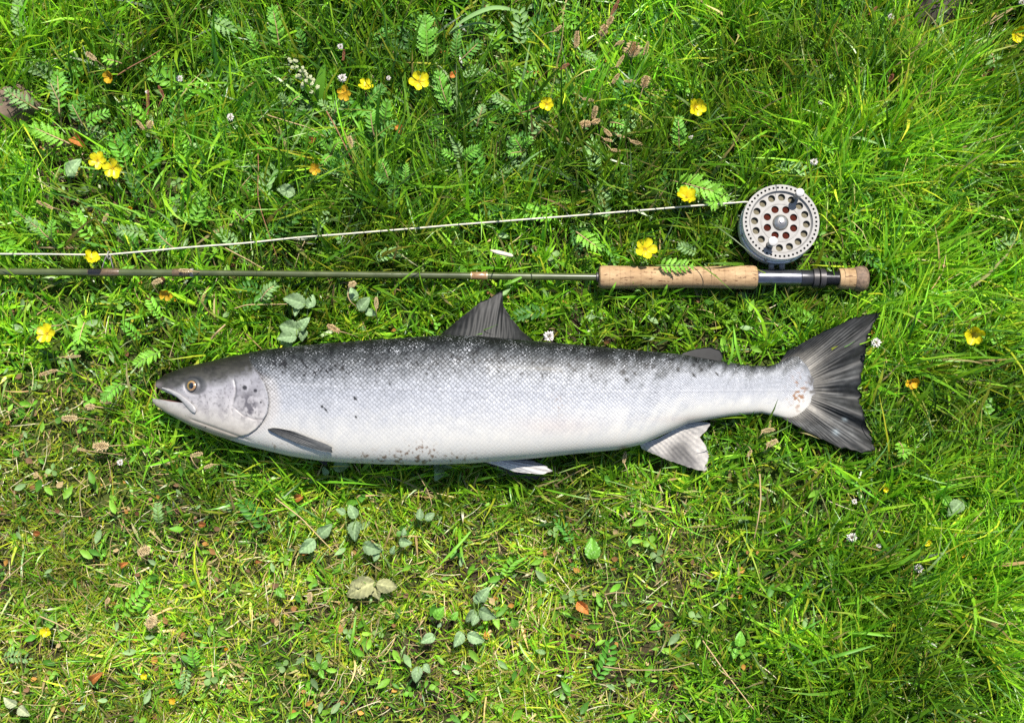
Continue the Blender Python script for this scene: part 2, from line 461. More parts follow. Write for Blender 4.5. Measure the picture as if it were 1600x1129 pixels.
    C = blend(C, np.exp(-(((X - 870) / 60) ** 2 + ((Y - 665) / 14) ** 2)) * 0.35, lin(232, 214, 206))
    C = blend(C, np.exp(-(((X - 1085) / 60) ** 2 + ((Y - 655) / 6) ** 2)) * 0.25, lin(222, 190, 176))
    root_ = sstep(1262, 1276, X + (N2 - 0.5) * 26 + (N3 - 0.5) * 10)
    C = blend(C, root_ * 0.85, lin(104, 98, 92))
    # scale strength and contrast
    ms = body * sstep(1278, 1250, X) * (1 - 0.72 * sstep(0.60, 0.86, v))
    md = body * np.interp(vb, [0, 0.08, 0.2, 0.32, 0.5, 0.7, 0.9], [0.8, 1, 1, 0.66, 0.38, 0.13, 0.04]) * (0.7 + 0.6 * N1)
    # scale lattice coordinates (rows stay the same number along the fish)
    per = 2 * (h * PX) * 1.25
    pm = per.mean(1)
    du = np.diff(xs, prepend=xs[0]) * PX / np.maximum(pm, 0.05)
    U = np.cumsum(du)[:, None] + 0 * X
    arc = np.cumsum(np.sqrt((np.diff(Y, axis=1, prepend=Y[:, :1]) * PX) ** 2 + np.diff(Z, axis=1, prepend=Z[:, :1]) ** 2), axis=1)
    S = arc / np.maximum(pm, 0.05)[:, None]
    suv = np.stack([U + S, U - S, 0 * U], -1) * 46 / math.sqrt(2)
    # mesh with the inside of the mouth -----------------------------------
    verts = [V.reshape(-1, 3)]
    faces = grid_faces(n_s, n_t, True)
    cols = [C.reshape(-1, 3)]
    msk = [np.stack([ms, md, 0 * md], -1).reshape(-1, 3)]
    suvs = [suv.reshape(-1, 3)]
    ring0 = V[0]
    throat = W(330, 629, fish_zc(330))
    prev = 0
    base = n_s * n_t
    for k, (t, shr) in enumerate([(0.02, 0.05), (0.10, 0.16), (0.35, 0.3), (0.7, 0.55), (0.97, 0.93)]):
        rg = ring0 * (1 - t) + throat * t
        ctr = np.array([rg[:, 0].mean(), rg[:, 1].mean(), throat[2]])
        rg = rg.copy()
        rg[:, 2] = rg[:, 2] + (ctr[2] - rg[:, 2]) * shr
        verts.append(rg)
        cols.append(np.tile(lin(206, 190, 186) if k == 0 else lin(150, 104, 100) if k == 1 else lin(86, 44, 44), (n_t, 1)))
        msk.append(np.zeros((n_t, 3))); suvs.append(np.zeros((n_t, 3)))
        for j in range(n_t):
            j2 = (j + 1) % n_t
            faces.append((prev + j, base + j, base + j2, prev + j2))
        prev = base
        base += n_t
    faces.append(tuple(range(prev, prev + n_t)))
    last = (n_s - 1) * n_t
    faces.append(tuple(range(last, last + n_t)))
    o0 = np.array(parent.location)
    me = mesh('body', np.concatenate(verts) - o0, faces, M['fish'], True, np.concatenate(cols) * np.array([0.415, 0.41, 0.40]))
    for nm, dat in (('msk', np.concatenate(msk)), ('suv', np.concatenate(suvs))):
        a = me.attributes.new(nm, 'FLOAT_VECTOR', 'POINT')
        a.data.foreach_set('vector', dat.astype(np.float32).ravel())
    return link('body', me, parent)

def fish_material():
    m, nt, out = newmat('salmon_skin')
    c = attr(nt, 'col').outputs['Color']
    mk = nt.nodes.new('ShaderNodeSeparateXYZ')
    nt.links.new(attr(nt, 'msk').outputs['Vector'], mk.inputs[0])
    sv = attr(nt, 'suv').outputs['Vector']
    vo = nt.nodes.new('ShaderNodeTexVoronoi')
    vo.voronoi_dimensions = '2D'
    vo.inputs['Scale'].default_value = 1.0
    vo.inputs['Randomness'].default_value = 0.30
    nt.links.new(sv, vo.inputs['Vector'])
    dist = vo.outputs['Distance']
    sub = nt.nodes.new('ShaderNodeVectorMath'); sub.operation = 'SUBTRACT'
    nt.links.new(sv, sub.inputs[0]); nt.links.new(vo.outputs['Position'], sub.inputs[1])
    sx = nt.nodes.new('ShaderNodeSeparateXYZ'); nt.links.new(sub.outputs[0], sx.inputs[0])
    along = mathn(nt, 'ADD', sx.outputs[0], sx.outputs[1])            # towards the tail inside one scale
    rnd = nt.nodes.new('ShaderNodeSeparateColor'); nt.links.new(vo.outputs['Color'], rnd.inputs[0])
    edge = nt.nodes.new('ShaderNodeMapRange'); edge.interpolation_type = 'SMOOTHSTEP'
    edge.inputs['From Min'].default_value = 0.30; edge.inputs['From Max'].default_value = 0.62
    nt.links.new(mathn(nt, 'ADD', dist, mathn(nt, 'MULTIPLY', along, -0.30)), edge.inputs[0])
    # dark pockets between the scales; glints painted as random brighter scales
    k = mathn(nt, 'MULTIPLY', edge.outputs[0], mk.outputs[1])
    dark = mathn(nt, 'SUBTRACT', 1.0, mathn(nt, 'MULTIPLY', k, 0.78))
    glint = mathn(nt, 'MULTIPLY', mathn(nt, 'SUBTRACT', rnd.outputs[0], 0.42), mathn(nt, 'MULTIPLY', mk.outputs[1], 0.42))
    fac = mathn(nt, 'ADD', dark, glint)
    cmb = nt.nodes.new('ShaderNodeCombineColor')
    for i in range(3): nt.links.new(fac, cmb.inputs[i])
    c2 = mixc(nt, 1.0, c, cmb.outputs[0], 'MULTIPLY')
    # sun glints painted into the colour of the back as pale specks
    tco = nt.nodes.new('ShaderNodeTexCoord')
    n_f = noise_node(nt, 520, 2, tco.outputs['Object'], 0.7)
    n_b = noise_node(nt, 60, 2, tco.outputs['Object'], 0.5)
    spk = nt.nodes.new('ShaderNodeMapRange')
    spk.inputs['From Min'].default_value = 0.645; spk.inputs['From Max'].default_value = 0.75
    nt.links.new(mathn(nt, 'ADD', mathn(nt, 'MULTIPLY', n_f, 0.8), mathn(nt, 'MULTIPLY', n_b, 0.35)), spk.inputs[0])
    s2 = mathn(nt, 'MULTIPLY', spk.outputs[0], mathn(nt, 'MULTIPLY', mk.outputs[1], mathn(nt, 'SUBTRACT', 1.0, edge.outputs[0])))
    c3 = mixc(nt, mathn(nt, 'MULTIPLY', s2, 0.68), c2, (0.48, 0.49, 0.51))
    p = principled(nt, Roughness=0.50, Metallic=0.10)
    p.inputs['Specular IOR Level'].default_value = 0.30
    p.inputs['Coat Weight'].default_value = 0.02
    p.inputs['Coat Roughness'].default_value = 0.22
    nt.links.new(c3, p.inputs['Base Color'])
    hgt = mathn(nt, 'ADD', mathn(nt, 'MULTIPLY', edge.outputs[0], -0.6), mathn(nt, 'MULTIPLY', rnd.outputs[2], mathn(nt, 'MULTIPLY', along, 0.8)))
    tc = nt.nodes.new('ShaderNodeTexCoord')
    fine = noise_node(nt, 220, 3, tc.outputs['Object'])
    hh = mathn(nt, 'ADD', mathn(nt, 'MULTIPLY', hgt, mk.outputs[0]), mathn(nt, 'MULTIPLY', fine, 0.25))
    nt.links.new(bump(nt, hh, 0.55, 0.0006), p.inputs['Normal'])
    nt.links.new(p.outputs[0], out.inputs[0])
    return m
M['fish'] = fish_material()
M['fin'] = leaf_material('salmon_fin', None, trans=0.25, rough=0.5, spec=0.25, tint=(1.1, 1.0, 0.85))
M['eye_ball'] = simple_material('salmon_eye', (0, 0, 0), rough=0.15, vary=0.1, nscale=900, coat=1.0, use_col=True)
M['pupil'] = simple_material('salmon_pupil', (0.006, 0.006, 0.008), rough=0.08, coat=1.0)
M['jaw'] = simple_material('salmon_jaw', (0.25, 0.24, 0.235), rough=0.42, vary=0.15, nscale=200, coat=0.2)

def poly_sample(pts, n):
    P = np.asarray(pts, float)
    d = np.r_[0, np.cumsum(np.linalg.norm(np.diff(P, axis=0), axis=1))]
    t = np.linspace(0, d[-1], n)
    return np.stack([np.interp(t, d, P[:, k]) for k in range(2)], -1)
def build_fin(parent, name, base, tips, zfun, colfun, ns=90, nr=18, rays=26, amp=0.0003, thick=0.0011, bow=0.0, label=None, tone=0.5):
    """sheet of fin rays from a base line to the outer edge"""
    B, T = poly_sample(base, ns), poly_sample(tips, ns)
    s = np.linspace(0, 1, ns)[:, None]
    r = np.linspace(0, 1, nr)[None, :]
    P = B[:, None, :] * (1 - r[..., None]) + T[:, None, :] * r[..., None]
    d = T - B
    nrm = np.stack([-d[:, 1], d[:, 0]], -1)
    P = P + nrm[:, None, :] * (bow * (s - 0.5) * 2 * (r * (1 - r)))[..., None]
    # ragged outer edge
    jag = (vnoise(s * rays * 1.3, 0 * s, 5) - 0.5) * 0.06 + (vnoise(s * rays * 4, 0 * s, 15) - 0.5) * 0.05
    P = P + d[:, None, :] * (jag * r ** 6)[..., None]
    ripple = np.cos(2 * math.pi * rays * s + 2.6 * vnoise(s * rays * 0.6, r * 3, 31)) * amp * np.sin(np.clip(r * 1.1 + 0.1, 0, 1) * math.pi) ** 0.5
    Z = zfun(P[..., 0], P[..., 1], s + 0 * r, r + 0 * s) + ripple
    V1 = W(P[..., 0], P[..., 1], Z)
    tk = thick * (1 - 0.75 * r + 0 * s)
    V2 = V1.copy(); V2[..., 2] -= tk
    ph_ = 2.6 * vnoise(s * rays * 0.6, r * 3, 31) + 0.8 * np.sin(6 * r)
    ray = 0.5 + 0.5 * np.cos(2 * math.pi * rays * s + ph_)
    C = colfun(P[..., 0], P[..., 1], s + 0 * r, r + 0 * s, ray + 0 * r)
    n = ns * nr
    f1 = grid_faces(ns, nr)
    F = [tuple(reversed(q)) for q in f1] + [tuple(i + n for i in q) for q in f1]
    loop = [i * nr for i in range(ns)] + [(ns - 1) * nr + j for j in range(1, nr)] + [i * nr + nr - 1 for i in range(ns - 2, -1, -1)] + [j for j in range(nr - 2, 0, -1)]
    for a, b in zip(loop, loop[1:] + loop[:1]):
        F.append((a, b, b + n, a + n))
    V = np.concatenate([V1.reshape(-1, 3), V2.reshape(-1, 3)]) - np.array(parent.location)
    me = mesh(name, V, F, M['fin'], True, np.concatenate([C.reshape(-1, 3)] * 2) * tone)
    o = link(name, me, parent)
    if label: o['label'] = label
    return o

def build_fish():
    base = WV(740, 625, 0.0)
    root = thing('salmon', base, 'large silver salmon with dark back lying on its side in the grass', 'fish')
    build_fish_body(root)
    dk = lambda x: np.asarray(x)[..., None]
    def tail_z(x, y, s, r):
        fold = np.exp(-((s - 0.56) / 0.17) ** 2)
        return 0.0215 + 0.012 * r * (0.4 + 0.9 * np.abs(s - 0.5)) + r ** 0.7 * fold * 0.0075 * np.cos((s - 0.5) * 2 * math.pi * 8.4) + 0.002 * np.sin(s * 9)
    def tail_c(x, y, s, r, ray):
        n = fbm(x / 10, y / 6, 21)
        c = lin(82, 83, 84) * dk(0.5 + 0.7 * ray * (1 - 0.5 * r)) * dk(0.35 + 1.3 * n)
        c = c + dk(np.exp(-(r / (0.12 + 0.25 * fbm(s * 30, 0 * s, 91))) ** 2) * 0.85) * (lin(176, 170, 162) - c)
        c = c * dk(0.75 + 0.9 * sstep(0.5, 0.75, fbm(s * 14, r * 2, 93)))
        c = c + dk(np.exp(-(((x - 1306) / 4) ** 2 + ((y - 675) / 4) ** 2)) * 0.9 + np.exp(-(((x - 1320) / 3.5) ** 2 + ((y - 655) / 3) ** 2)) * 0.7) * (lin(190, 205, 212) - c)
        edge = sstep(0.9, 1.0, r) * 0.5
        return np.clip(c * dk(1 - edge), 0.004, 1)
    build_fin(root, 'tail_fin', [(1218, 566), (1243, 562), (1263, 580), (1268, 606), (1263, 632), (1243, 645), (1222, 652)],
              [(1230, 548), (1286, 518), (1335, 496), (1360, 489.5), (1376, 487), (1367, 503), (1358, 523), (1351, 548), (1349, 574), (1343, 600), (1344, 629), (1350, 655), (1359, 672), (1367, 703), (1347, 706), (1312, 699), (1263, 675), (1229, 657)],
              tail_z, tail_c, ns=300, nr=26, rays=46, amp=0.00045)
    dark = lambda a, b, f=0.75: (lambda x, y, s, r, ray: np.clip((lin(*a) * dk(1 - r) + lin(*b) * dk(r)) * dk(0.78 + 0.5 * f * ray) * dk(0.45 + 1.1 * fbm(x / 9, y / 6, 4)), 0.004, 1))
    build_fin(root, 'dorsal_fin', [(684, 531), (720, 530), (760, 531), (812, 536), (832, 538)],
              [(690, 521), (705, 508), (718, 497.5), (752, 471), (775, 459), (785, 455), (786.5, 478), (800, 497), (812, 514), (831, 530)],
              lambda x, y, s, r: 0.052 - 0.014 * r + 0.003 * np.sin(s * 7), dark((62, 63, 62), (50, 50, 50)), ns=160, nr=20, rays=17, amp=0.0003, tone=0.36)
    build_fin(root, 'adipose_fin', [(1062, 557), (1085, 561), (1122, 569)], [(1066, 552), (1088, 544), (1111, 540.5), (1126, 546), (1130, 557), (1126, 566)],
              lambda x, y, s, r: 0.036 - 0.0005 * r, dark((54, 54, 54), (50, 50, 52), 0.3), ns=40, nr=10, rays=3, amp=0.0, thick=0.003, tone=0.3)
    def anal_c(x, y, s, r, ray):
        c = np.ones(x.shape + (3,)) * lin(206, 200, 196)
        w = np.clip(np.exp(-((s - 0.55 + 0.25 * r) / 0.16) ** 2) * sstep(0.1, 0.45, r) * 1.3 + sstep(0.75, 1.0, s) * 0.35, 0, 1)
        c = c * dk(1 - w * 0.8) + lin(84, 82, 82) * dk(w * 0.8)
        return np.clip(c * dk(0.86 + 0.16 * ray) * dk(0.8 + 0.4 * fbm(x / 12, y / 9, 14)), 0, 1)
    build_fin(root, 'anal_fin', [(1000, 694), (1030, 684), (1058, 668), (1084, 656)],
              [(1003, 701), (1042, 718), (1075, 729), (1104, 737), (1106.5, 710), (1102, 694), (1093, 682), (1104, 673), (1111, 661), (1090, 657)],
              lambda x, y, s, r: 0.036 - 0.008 * r + 0.004 * r * np.sin(s * 8), anal_c, ns=150, nr=18, rays=15, amp=0.0003, tone=0.72)
    def pelv_c(x, y, s, r, ray):
        w = sstep(0.25, 0.6, s)
        c = lin(150, 148, 150) * dk(1 - w) + lin(235, 230, 228) * dk(w)
        return np.clip(c * dk(0.6 + 0.5 * ray), 0, 1)
    build_fin(root, 'pelvic_fin', [(772, 709), (763, 713), (748, 719)], [(786, 710.5), (832, 719), (852, 727), (864, 735), (848, 740.5), (803, 736.5), (768, 724)],
              lambda x, y, s, r: 0.058 - 0.008 * r + 0.003 * np.sin(s * 3.1), pelv_c, ns=90, nr=20, rays=9, amp=0.0004, tone=0.75)
    build_fin(root, 'pelvic_fin', [(772, 714), (766, 718), (758, 722)], [(800, 726), (840, 741), (856, 748), (838, 751), (800, 742), (772, 730)],
              lambda x, y, s, r: 0.030 - 0.006 * r, dark((130, 126, 122), (92, 90, 88)), ns=60, nr=14, rays=9, amp=0.0004)
    def pect_c(x, y, s, r, ray):
        c = lin(84, 86, 90) * dk(1 - r) + lin(138, 138, 138) * dk(r)
        w = sstep(0.80, 0.98, s)
        c = c * dk(1 - w) + lin(60, 58, 56) * dk(w)
        return np.clip(c * dk(0.75 + 0.35 * ray), 0, 1)
    zb = lambda x, y: fish_surface(x, y)
    build_fin(root, 'pectoral_fin', [(436, 669), (427, 668), (418, 670)], [(462, 674), (490, 685.5), (508, 692.5), (519, 698.5), (517, 706.5), (496, 703), (470, 695), (441, 682.5), (424, 674)],
              lambda x, y, s, r: zb(x, y) + 0.0012 + 0.0035 * np.sin(np.clip(r, 0, 1) * 2.2), pect_c, ns=110, nr=22, rays=13, amp=0.0004)
    build_fin(root, 'pectoral_fin', [(470, 700), (478, 706), (486, 712)], [(500, 707), (513, 719), (511, 728), (505, 725), (492, 716)],
              lambda x, y, s, r: 0.030 + 0.014 * (1 - r) ** 2, dark((92, 88, 84), (72, 70, 66)), ns=40, nr=12, rays=6, amp=0.0003)
    o0 = np.array(root.location)
    # eye: bulging ball with copper iris and black pupil
    ex, ey, er = 299.5, 602.5, 8.9
    ez = float(fish_surface(ex, ey))
    ground_eye = lambda x, y: float(fish_surface(x, y) - fish_relief(x, y)) + 0.0004
    rr_, aa = np.linspace(0, 1, 14), np.linspace(0, 2 * math.pi, 36, endpoint=False)
    V, C = [], []
    for r_ in rr_:
        for a in aa:
            x, y = ex + er * r_ * math.cos(a), ey + er * r_ * math.sin(a)
            p = W(x, y, ez)
            p[2] = ground_eye(x, y) + 0.0030 * math.sqrt(max(0, 1 - r_ ** 2))
            V.append(p)
            f = float(vnoise(np.array(a * 5), np.array(r_ * 6), 2))
            col = lin(168, 130, 84) * (0.7 + 0.6 * f)
            if r_ > 0.90: col = lin(60, 54, 50)
            elif 0.45 < r_ < 0.60: col = lin(186, 148, 100)
            C.append(col * 0.6)
    eye = link('eye', mesh('eye', np.array(V) - o0, grid_faces(14, 36, True), M['eye_ball'], True, np.array(C)), root)
    eye['label'] = 'copper ringed round eye'
    V = []
    for r_ in np.linspace(0, 1, 7):
        for a in aa[::2]:
            p = W(ex + 4.6 * r_ * math.cos(a), ey + 5.0 * r_ * math.sin(a), ez)
            p[2] = ground_eye(ex + 4.6 * r_ * math.cos(a), ey + 5.0 * r_ * math.sin(a)) + 0.0030 * math.sqrt(max(0, 1 - (r_ * 0.5) ** 2)) + 0.0004 * (1 - r_ ** 4) + 0.0001
            V.append(p)
    link('pupil', mesh('pupil', np.array(V) - o0, grid_faces(7, 18, True), M['pupil']), eye)
    # upper jaw plate along the mouth
    path = poly_sample([(254, 606), (266, 610.5), (278, 617), (288, 625), (297, 634), (303, 641), (305.5, 645)], 26)
    V = []
    for i, (x, y) in enumerate(path):
        t = i / 25
        hw = np.interp(t, [0, 0.15, 0.5, 0.85, 0.96, 1], [1.0, 2.6, 3.6, 5.2, 3.8, 0.6])
        d = path[min(i + 1, 25)] - path[max(i - 1, 0)]
        d /= np.linalg.norm(d)
        nx, ny = -d[1], d[0]
        for a in np.linspace(0, 2 * math.pi, 12, endpoint=False):
            xx, yy = x + nx * hw * math.cos(a), y + ny * hw * math.cos(a)
            zz = max(float(fish_surface(max(xx, 246), yy)), float(fish_surface(max(x, 246), y)) - 0.002)
            p = W(xx, yy, zz)
            p[2] = zz + 0.0010 + 0.0017 * math.sin(a)
            V.append(p)
    jf = grid_faces(26, 12, True) + [tuple(range(12)), tuple(range(25 * 12, 26 * 12))]
    link('jaw_plate', mesh('jaw_plate', np.array(V) - o0, jf, M['jaw']), root)
    return root
build_fish()

# ------------------------------------------------------------------ rod, reel, line
M['blank'] = simple_material('rod_green_varnish', (0.050, 0.062, 0.020), rough=0.25, vary=0.3, nscale=40, coat=0.4)
M['dark_wrap'] = simple_material('thread_wrap_dark', (0.085, 0.055, 0.028), rough=0.3, vary=0.3, nscale=300, coat=0.6)
M['wrap'] = simple_material('thread_wrap_brown', (0.20, 0.115, 0.05), rough=0.3, vary=0.2, nscale=400, coat=0.6)
M['gold'] = simple_material('ferrule_ring', (0.55, 0.42, 0.24), rough=0.3, metallic=0.7, vary=0.1)
M['steel'] = simple_material('dark_polished_metal', (0.16, 0.16, 0.18), rough=0.22, metallic=0.9, vary=0.1, nscale=90)
M['black_metal'] = simple_material('black_anodised_metal', (0.022, 0.022, 0.026), rough=0.32, metallic=0.4, vary=0.2, nscale=90)
M['grey_metal'] = simple_material('grey_lock_ring', (0.06, 0.055, 0.055), rough=0.4, metallic=0.5, vary=0.2, nscale=90)
M['silver'] = simple_material('silver_reel_metal', (0.21, 0.20, 0.185), rough=0.55, metallic=0.08, spec=0.3, vary=0.22, nscale=120, bumps=0.03)
M['silver_bounce'] = simple_material('silver_reel_bounce_lit', (0.74, 0.72, 0.68), rough=0.38, metallic=0.2, vary=0.12, nscale=90)  # same silver, lightened in colour to stand for bounce light on the shaded side
M['hub_metal'] = simple_material('worn_hub_metal', (0.30, 0.285, 0.26), rough=0.25, metallic=0.75, vary=0.3, nscale=160)
M['knob'] = simple_material('handle_knob', (0.30, 0.29, 0.275), rough=0.35, metallic=0.2, vary=0.06)
M['backing'] = simple_material('red_brown_drag_plate', (0.045, 0.009, 0.005), rough=0.8, spec=0.05, vary=0.25, nscale=300)
M['coil'] = simple_material('wound_line_olive', (0.12, 0.105, 0.07), rough=0.8, spec=0.1, vary=0.25, nscale=500, bumps=0.5)
M['line'] = simple_material('pale_fly_line', (0.46, 0.43, 0.33), rough=0.45, vary=0.06, nscale=200)
M['butt'] = simple_material('dark_composite_cork', (0.13, 0.085, 0.055), rough=0.75, vary=0.5, nscale=260, bumps=0.25)
def cork_material():
    m, nt, out = newmat('cork')
    tc = nt.nodes.new('ShaderNodeTexCoord')
    mp = nt.nodes.new('ShaderNodeMapping')
    mp.inputs['Scale'].default_value = (1.0, 3.2, 3.2)
    nt.links.new(tc.outputs['Object'], mp.inputs[0])
    n1 = noise_node(nt, 70, 6, mp.outputs[0], 0.7)
    n2 = noise_node(nt, 28, 3, tc.outputs['Object'])
    pit = noise_node(nt, 120, 3, mp.outputs[0], 0.5)
    c = ramp(nt, n2, [(0.3, (0.26, 0.165, 0.082)), (0.7, (0.38, 0.255, 0.135))])
    c = mixc(nt, 1.0, c, ramp(nt, n1, [(0.3, (0.72, 0.68, 0.64)), (0.65, (1.1, 1.1, 1.1))]), 'MULTIPLY')
    pits = ramp(nt, pit, [(0.345, (1, 1, 1)), (0.39, (0, 0, 0))])
    c = mixc(nt, pits, c, (0.11, 0.055, 0.025))
    wv = nt.nodes.new('ShaderNodeTexWave')
    wv.bands_direction = 'X'; wv.inputs['Scale'].default_value = 24.0
    wv.inputs['Distortion'].default_value = 0.15
    nt.links.new(tc.outputs['Object'], wv.inputs['Vector'])
    rg = ramp(nt, wv.outputs['Fac'], [(0.0, (0.84, 0.82, 0.80)), (0.04, (1, 1, 1))])
    c = mixc(nt, 1.0, c, rg, 'MULTIPLY')
    p = principled(nt, Roughness=0.72)
    p.inputs['Specular IOR Level'].default_value = 0.3
    nt.links.new(c, p.inputs['Base Color'])
    nt.links.new(bump(nt, mathn(nt, 'SUBTRACT', n1, mathn(nt, 'MULTIPLY', pits, 0.8)), 0.35, 0.001), p.inputs['Normal'])
    nt.links.new(p.outputs[0], out.inputs[0])
    return m
M['cork'] = cork_material()

RODZ = 0.034
def rod_pt(x):
    y = np.interp(x, [-2200, 0, 300, 500, 750, 935, 1182, 1310, 1356], [409, 424.3, 426.2, 428.3, 431.0, 433.0, 433.2, 435.2, 435.6])
    z = np.interp(x, [-2200, 0, 935, 1356], [0.040, 0.036, RODZ, RODZ])
    return W(x, y, z)
def lathe(prof, k=28):
    """prof: (plan x, radius in plan units) along the rod"""
    P = np.array([rod_pt(x) for x, r in prof])
    rad = np.array([max(r, 0.02) * PX for x, r in prof])
    ax = P[-1] - P[0]; ax /= np.linalg.norm(ax)
    s = np.cross(ax, [0, 0, 1.0]); s /= np.linalg.norm(s)
    u = np.cross(s, ax)
    a = np.arange(k) * 2 * math.pi / k
    V = P[:, None, :] + rad[:, None, None] * (np.cos(a)[None, :, None] * s + np.sin(a)[None, :, None] * u)
    F = grid_faces(len(prof), k, True) + [tuple(range(k)), tuple(range((len(prof) - 1) * k, len(prof) * k))]
    return V.reshape(-1, 3), F
def build_rod():
    root = thing('fishing_rod', Vector(rod_pt(1000).tolist()) * 1.0, 'dark green fly fishing rod with cork grip lying above the salmon', 'fishing rod')
    root.location.z = 0.0
    o0 = np.array(root.location)
    def part(name, prof, mat, par=root, k=28, label=None):
        V, F = lathe(prof, k)
        me = mesh(name, V - o0, F, mat)
        me.set_sharp_from_angle(angle=math.radians(35))
        o = link(name, me, par)
        if label: o['label'] = label
        return o
    part('shaft', [(-2200, 2.6), (-1000, 4.4), (0, 5.6), (298, 6.0)], M['blank'], label='dark green tip section')
    sh = part('shaft', [(296, 5.0), (500, 5.2), (750, 5.6), (940, 6.0)], M['blank'], label='dark green butt section')
    part('ferrule_wrap', [(270, 6.2), (271, 6.5), (296, 6.5), (297, 6.2)], M['dark_wrap'], sh)
    part('ferrule_ring', [(297.5, 6.3), (298, 6.9), (302, 6.9), (302.5, 6.0)], M['silver'], sh)
    part('thread_wrap', [(737.5, 5.7), (738.5, 6.3), (759, 6.3), (760, 5.7)], M['wrap'], sh)
    part('gold_band', [(735.2, 5.7), (735.8, 6.5), (737.6, 6.5), (738, 5.7)], M['gold'], sh)
    part('gold_band', [(759.6, 5.7), (760, 6.5), (761.8, 6.5), (762.2, 5.7)], M['gold'], sh)
    # guide ring that carries the line
    gw = part('guide_wrap', [(138, 5.8), (141, 6.4), (184, 6.5), (187, 5.9)], M['dark_wrap'])
    c = rod_pt(168)
    p0, p1 = rod_pt(160) + [0, 0.004, 0.002], rod_pt(178) + [0, 0.004, 0.002]
    tp = W(170, 399, 0.047)
    V1, F1 = tube(bez(p0, (p0 + tp) / 2 + [0, 0.004, 0.004], tp + [-0.002, 0, 0], 10), 0.0007, 6)
    V2, F2 = tube(bez(p1, (p1 + tp) / 2 + [0.0, 0.004, 0.004], tp + [0.002, 0, 0], 10), 0.0007, 6)
    V3, F3 = tube([tp + [0, 0.005 * math.cos(t), 0.005 * math.sin(t)] for t in np.linspace(0, 2 * math.pi, 20)], 0.0008, 6)
    V = np.concatenate([V1, V2, V3]); F = F1 + [tuple(i + len(V1) for i in f) for f in F2] + [tuple(i + len(V1) + len(V2) for i in f) for f in F3]
    link('line_guide', mesh('line_guide', V - o0, F, M['silver']), root)
    part('winding_check', [(931, 6.2), (932, 8.2), (936, 8.4), (937, 7)], M['grey_metal'])
    part('cork_grip', [(935, 9), (935.5, 14.5), (937.5, 17.2), (942, 18.3), (955, 18.4), (985, 17.6), (1020, 16.9), (1060, 16.7), (1100, 17.0), (1140, 17.9), (1165, 18.6), (1176, 18.6), (1180, 17.8), (1182, 15.5), (1182.5, 11)], M['cork'], k=40)
    part('reel_seat', [(1180, 11.8), (1183, 12.6), (1186, 12.9), (1248, 12.9), (1251, 12.6), (1253, 12)], M['steel'], k=40)
    part('seat_hood', [(1250, 12.5), (1251, 13.6), (1258, 13.4), (1268, 12.6), (1270, 12)], M['black_metal'])
    def ring(x0, x1, r):
        n = 6
        prof = [(x0, r - 2), (x0 + 0.5, r)]
        for i in range(1, n):
            x = x0 + (x1 - x0) * i / n
            prof += [(x - 0.3, r), (x, r - 0.5), (x + 0.3, r)]
        return prof + [(x1 - 0.5, r), (x1, r - 2)]
    part('lock_ring', ring(1269, 1278, 15.5), M['grey_metal'], k=36)
    part('lock_ring', ring(1279.5, 1288.5, 15.8), M['grey_metal'], k=36)
    thr = []
    for i in range(13):
        x = 1287 + i * 1.9
        thr += [(x, 10.2), (x + 0.6, 11.4), (x + 1.2, 11.4), (x + 1.8, 10.2)]
    part('screw_thread', thr, M['black_metal'])
    part('cork_butt', [(1309.5, 12), (1310, 15.2), (1312, 16.2), (1322, 16.6), (1334, 17.2), (1334.5, 15)], M['cork'], k=36)
    part('butt_cap', [(1334, 15), (1334.4, 17.4), (1338, 19.2), (1343, 20.4), (1348, 20.2), (1352, 18.4), (1354.6, 15), (1356, 10), (1356.5, 4), (1356.6, 0)], M['butt'], k=36)
    return root
build_rod()

def plate(name, outer, holes, thick, mat, bev=0.0004, n=96):
    """flat plate with real round holes; outer radius, holes (x, y, r)"""
    cu = bpy.data.curves.new(name, 'CURVE')
    cu.dimensions = '2D'; cu.fill_mode = 'BOTH'
    cu.extrude = thick / 2 - bev; cu.bevel_depth = bev; cu.bevel_resolution = 1
    def circ(cx, cy, r, m):
        sp = cu.splines.new('POLY'); sp.points.add(m - 1); sp.use_cyclic_u = True
        for i in range(m):
            a = 2 * math.pi * i / m
            sp.points[i].co = (cx + r * math.cos(a), cy + r * math.sin(a), 0, 1)
    circ(0, 0, outer, n)
    for (x, y, r) in holes: circ(x, y, r, 72 if r > 0.02 else 18 if r > 0.002 else 10)
    ob = bpy.data.objects.new(name, cu); COL.objects.link(ob)
    dg = bpy.context.evaluated_depsgraph_get()
    me = bpy.data.meshes.new_from_object(ob.evaluated_get(dg))
    bpy.data.objects.remove(ob); bpy.data.curves.remove(cu)
    me.materials.clear(); me.materials.append(mat)
    me.name = name
    return me
def revolve(prof, k=72, mat=None, name='part', sharp=30):
    V = [(r * math.cos(2 * math.pi * j / k), r * math.sin(2 * math.pi * j / k), z) for r, z in prof for j in range(k)]
    me = mesh(name, V, grid_faces(len(prof), k, True), mat)
    me.set_sharp_from_angle(angle=math.radians(sharp))
    return me
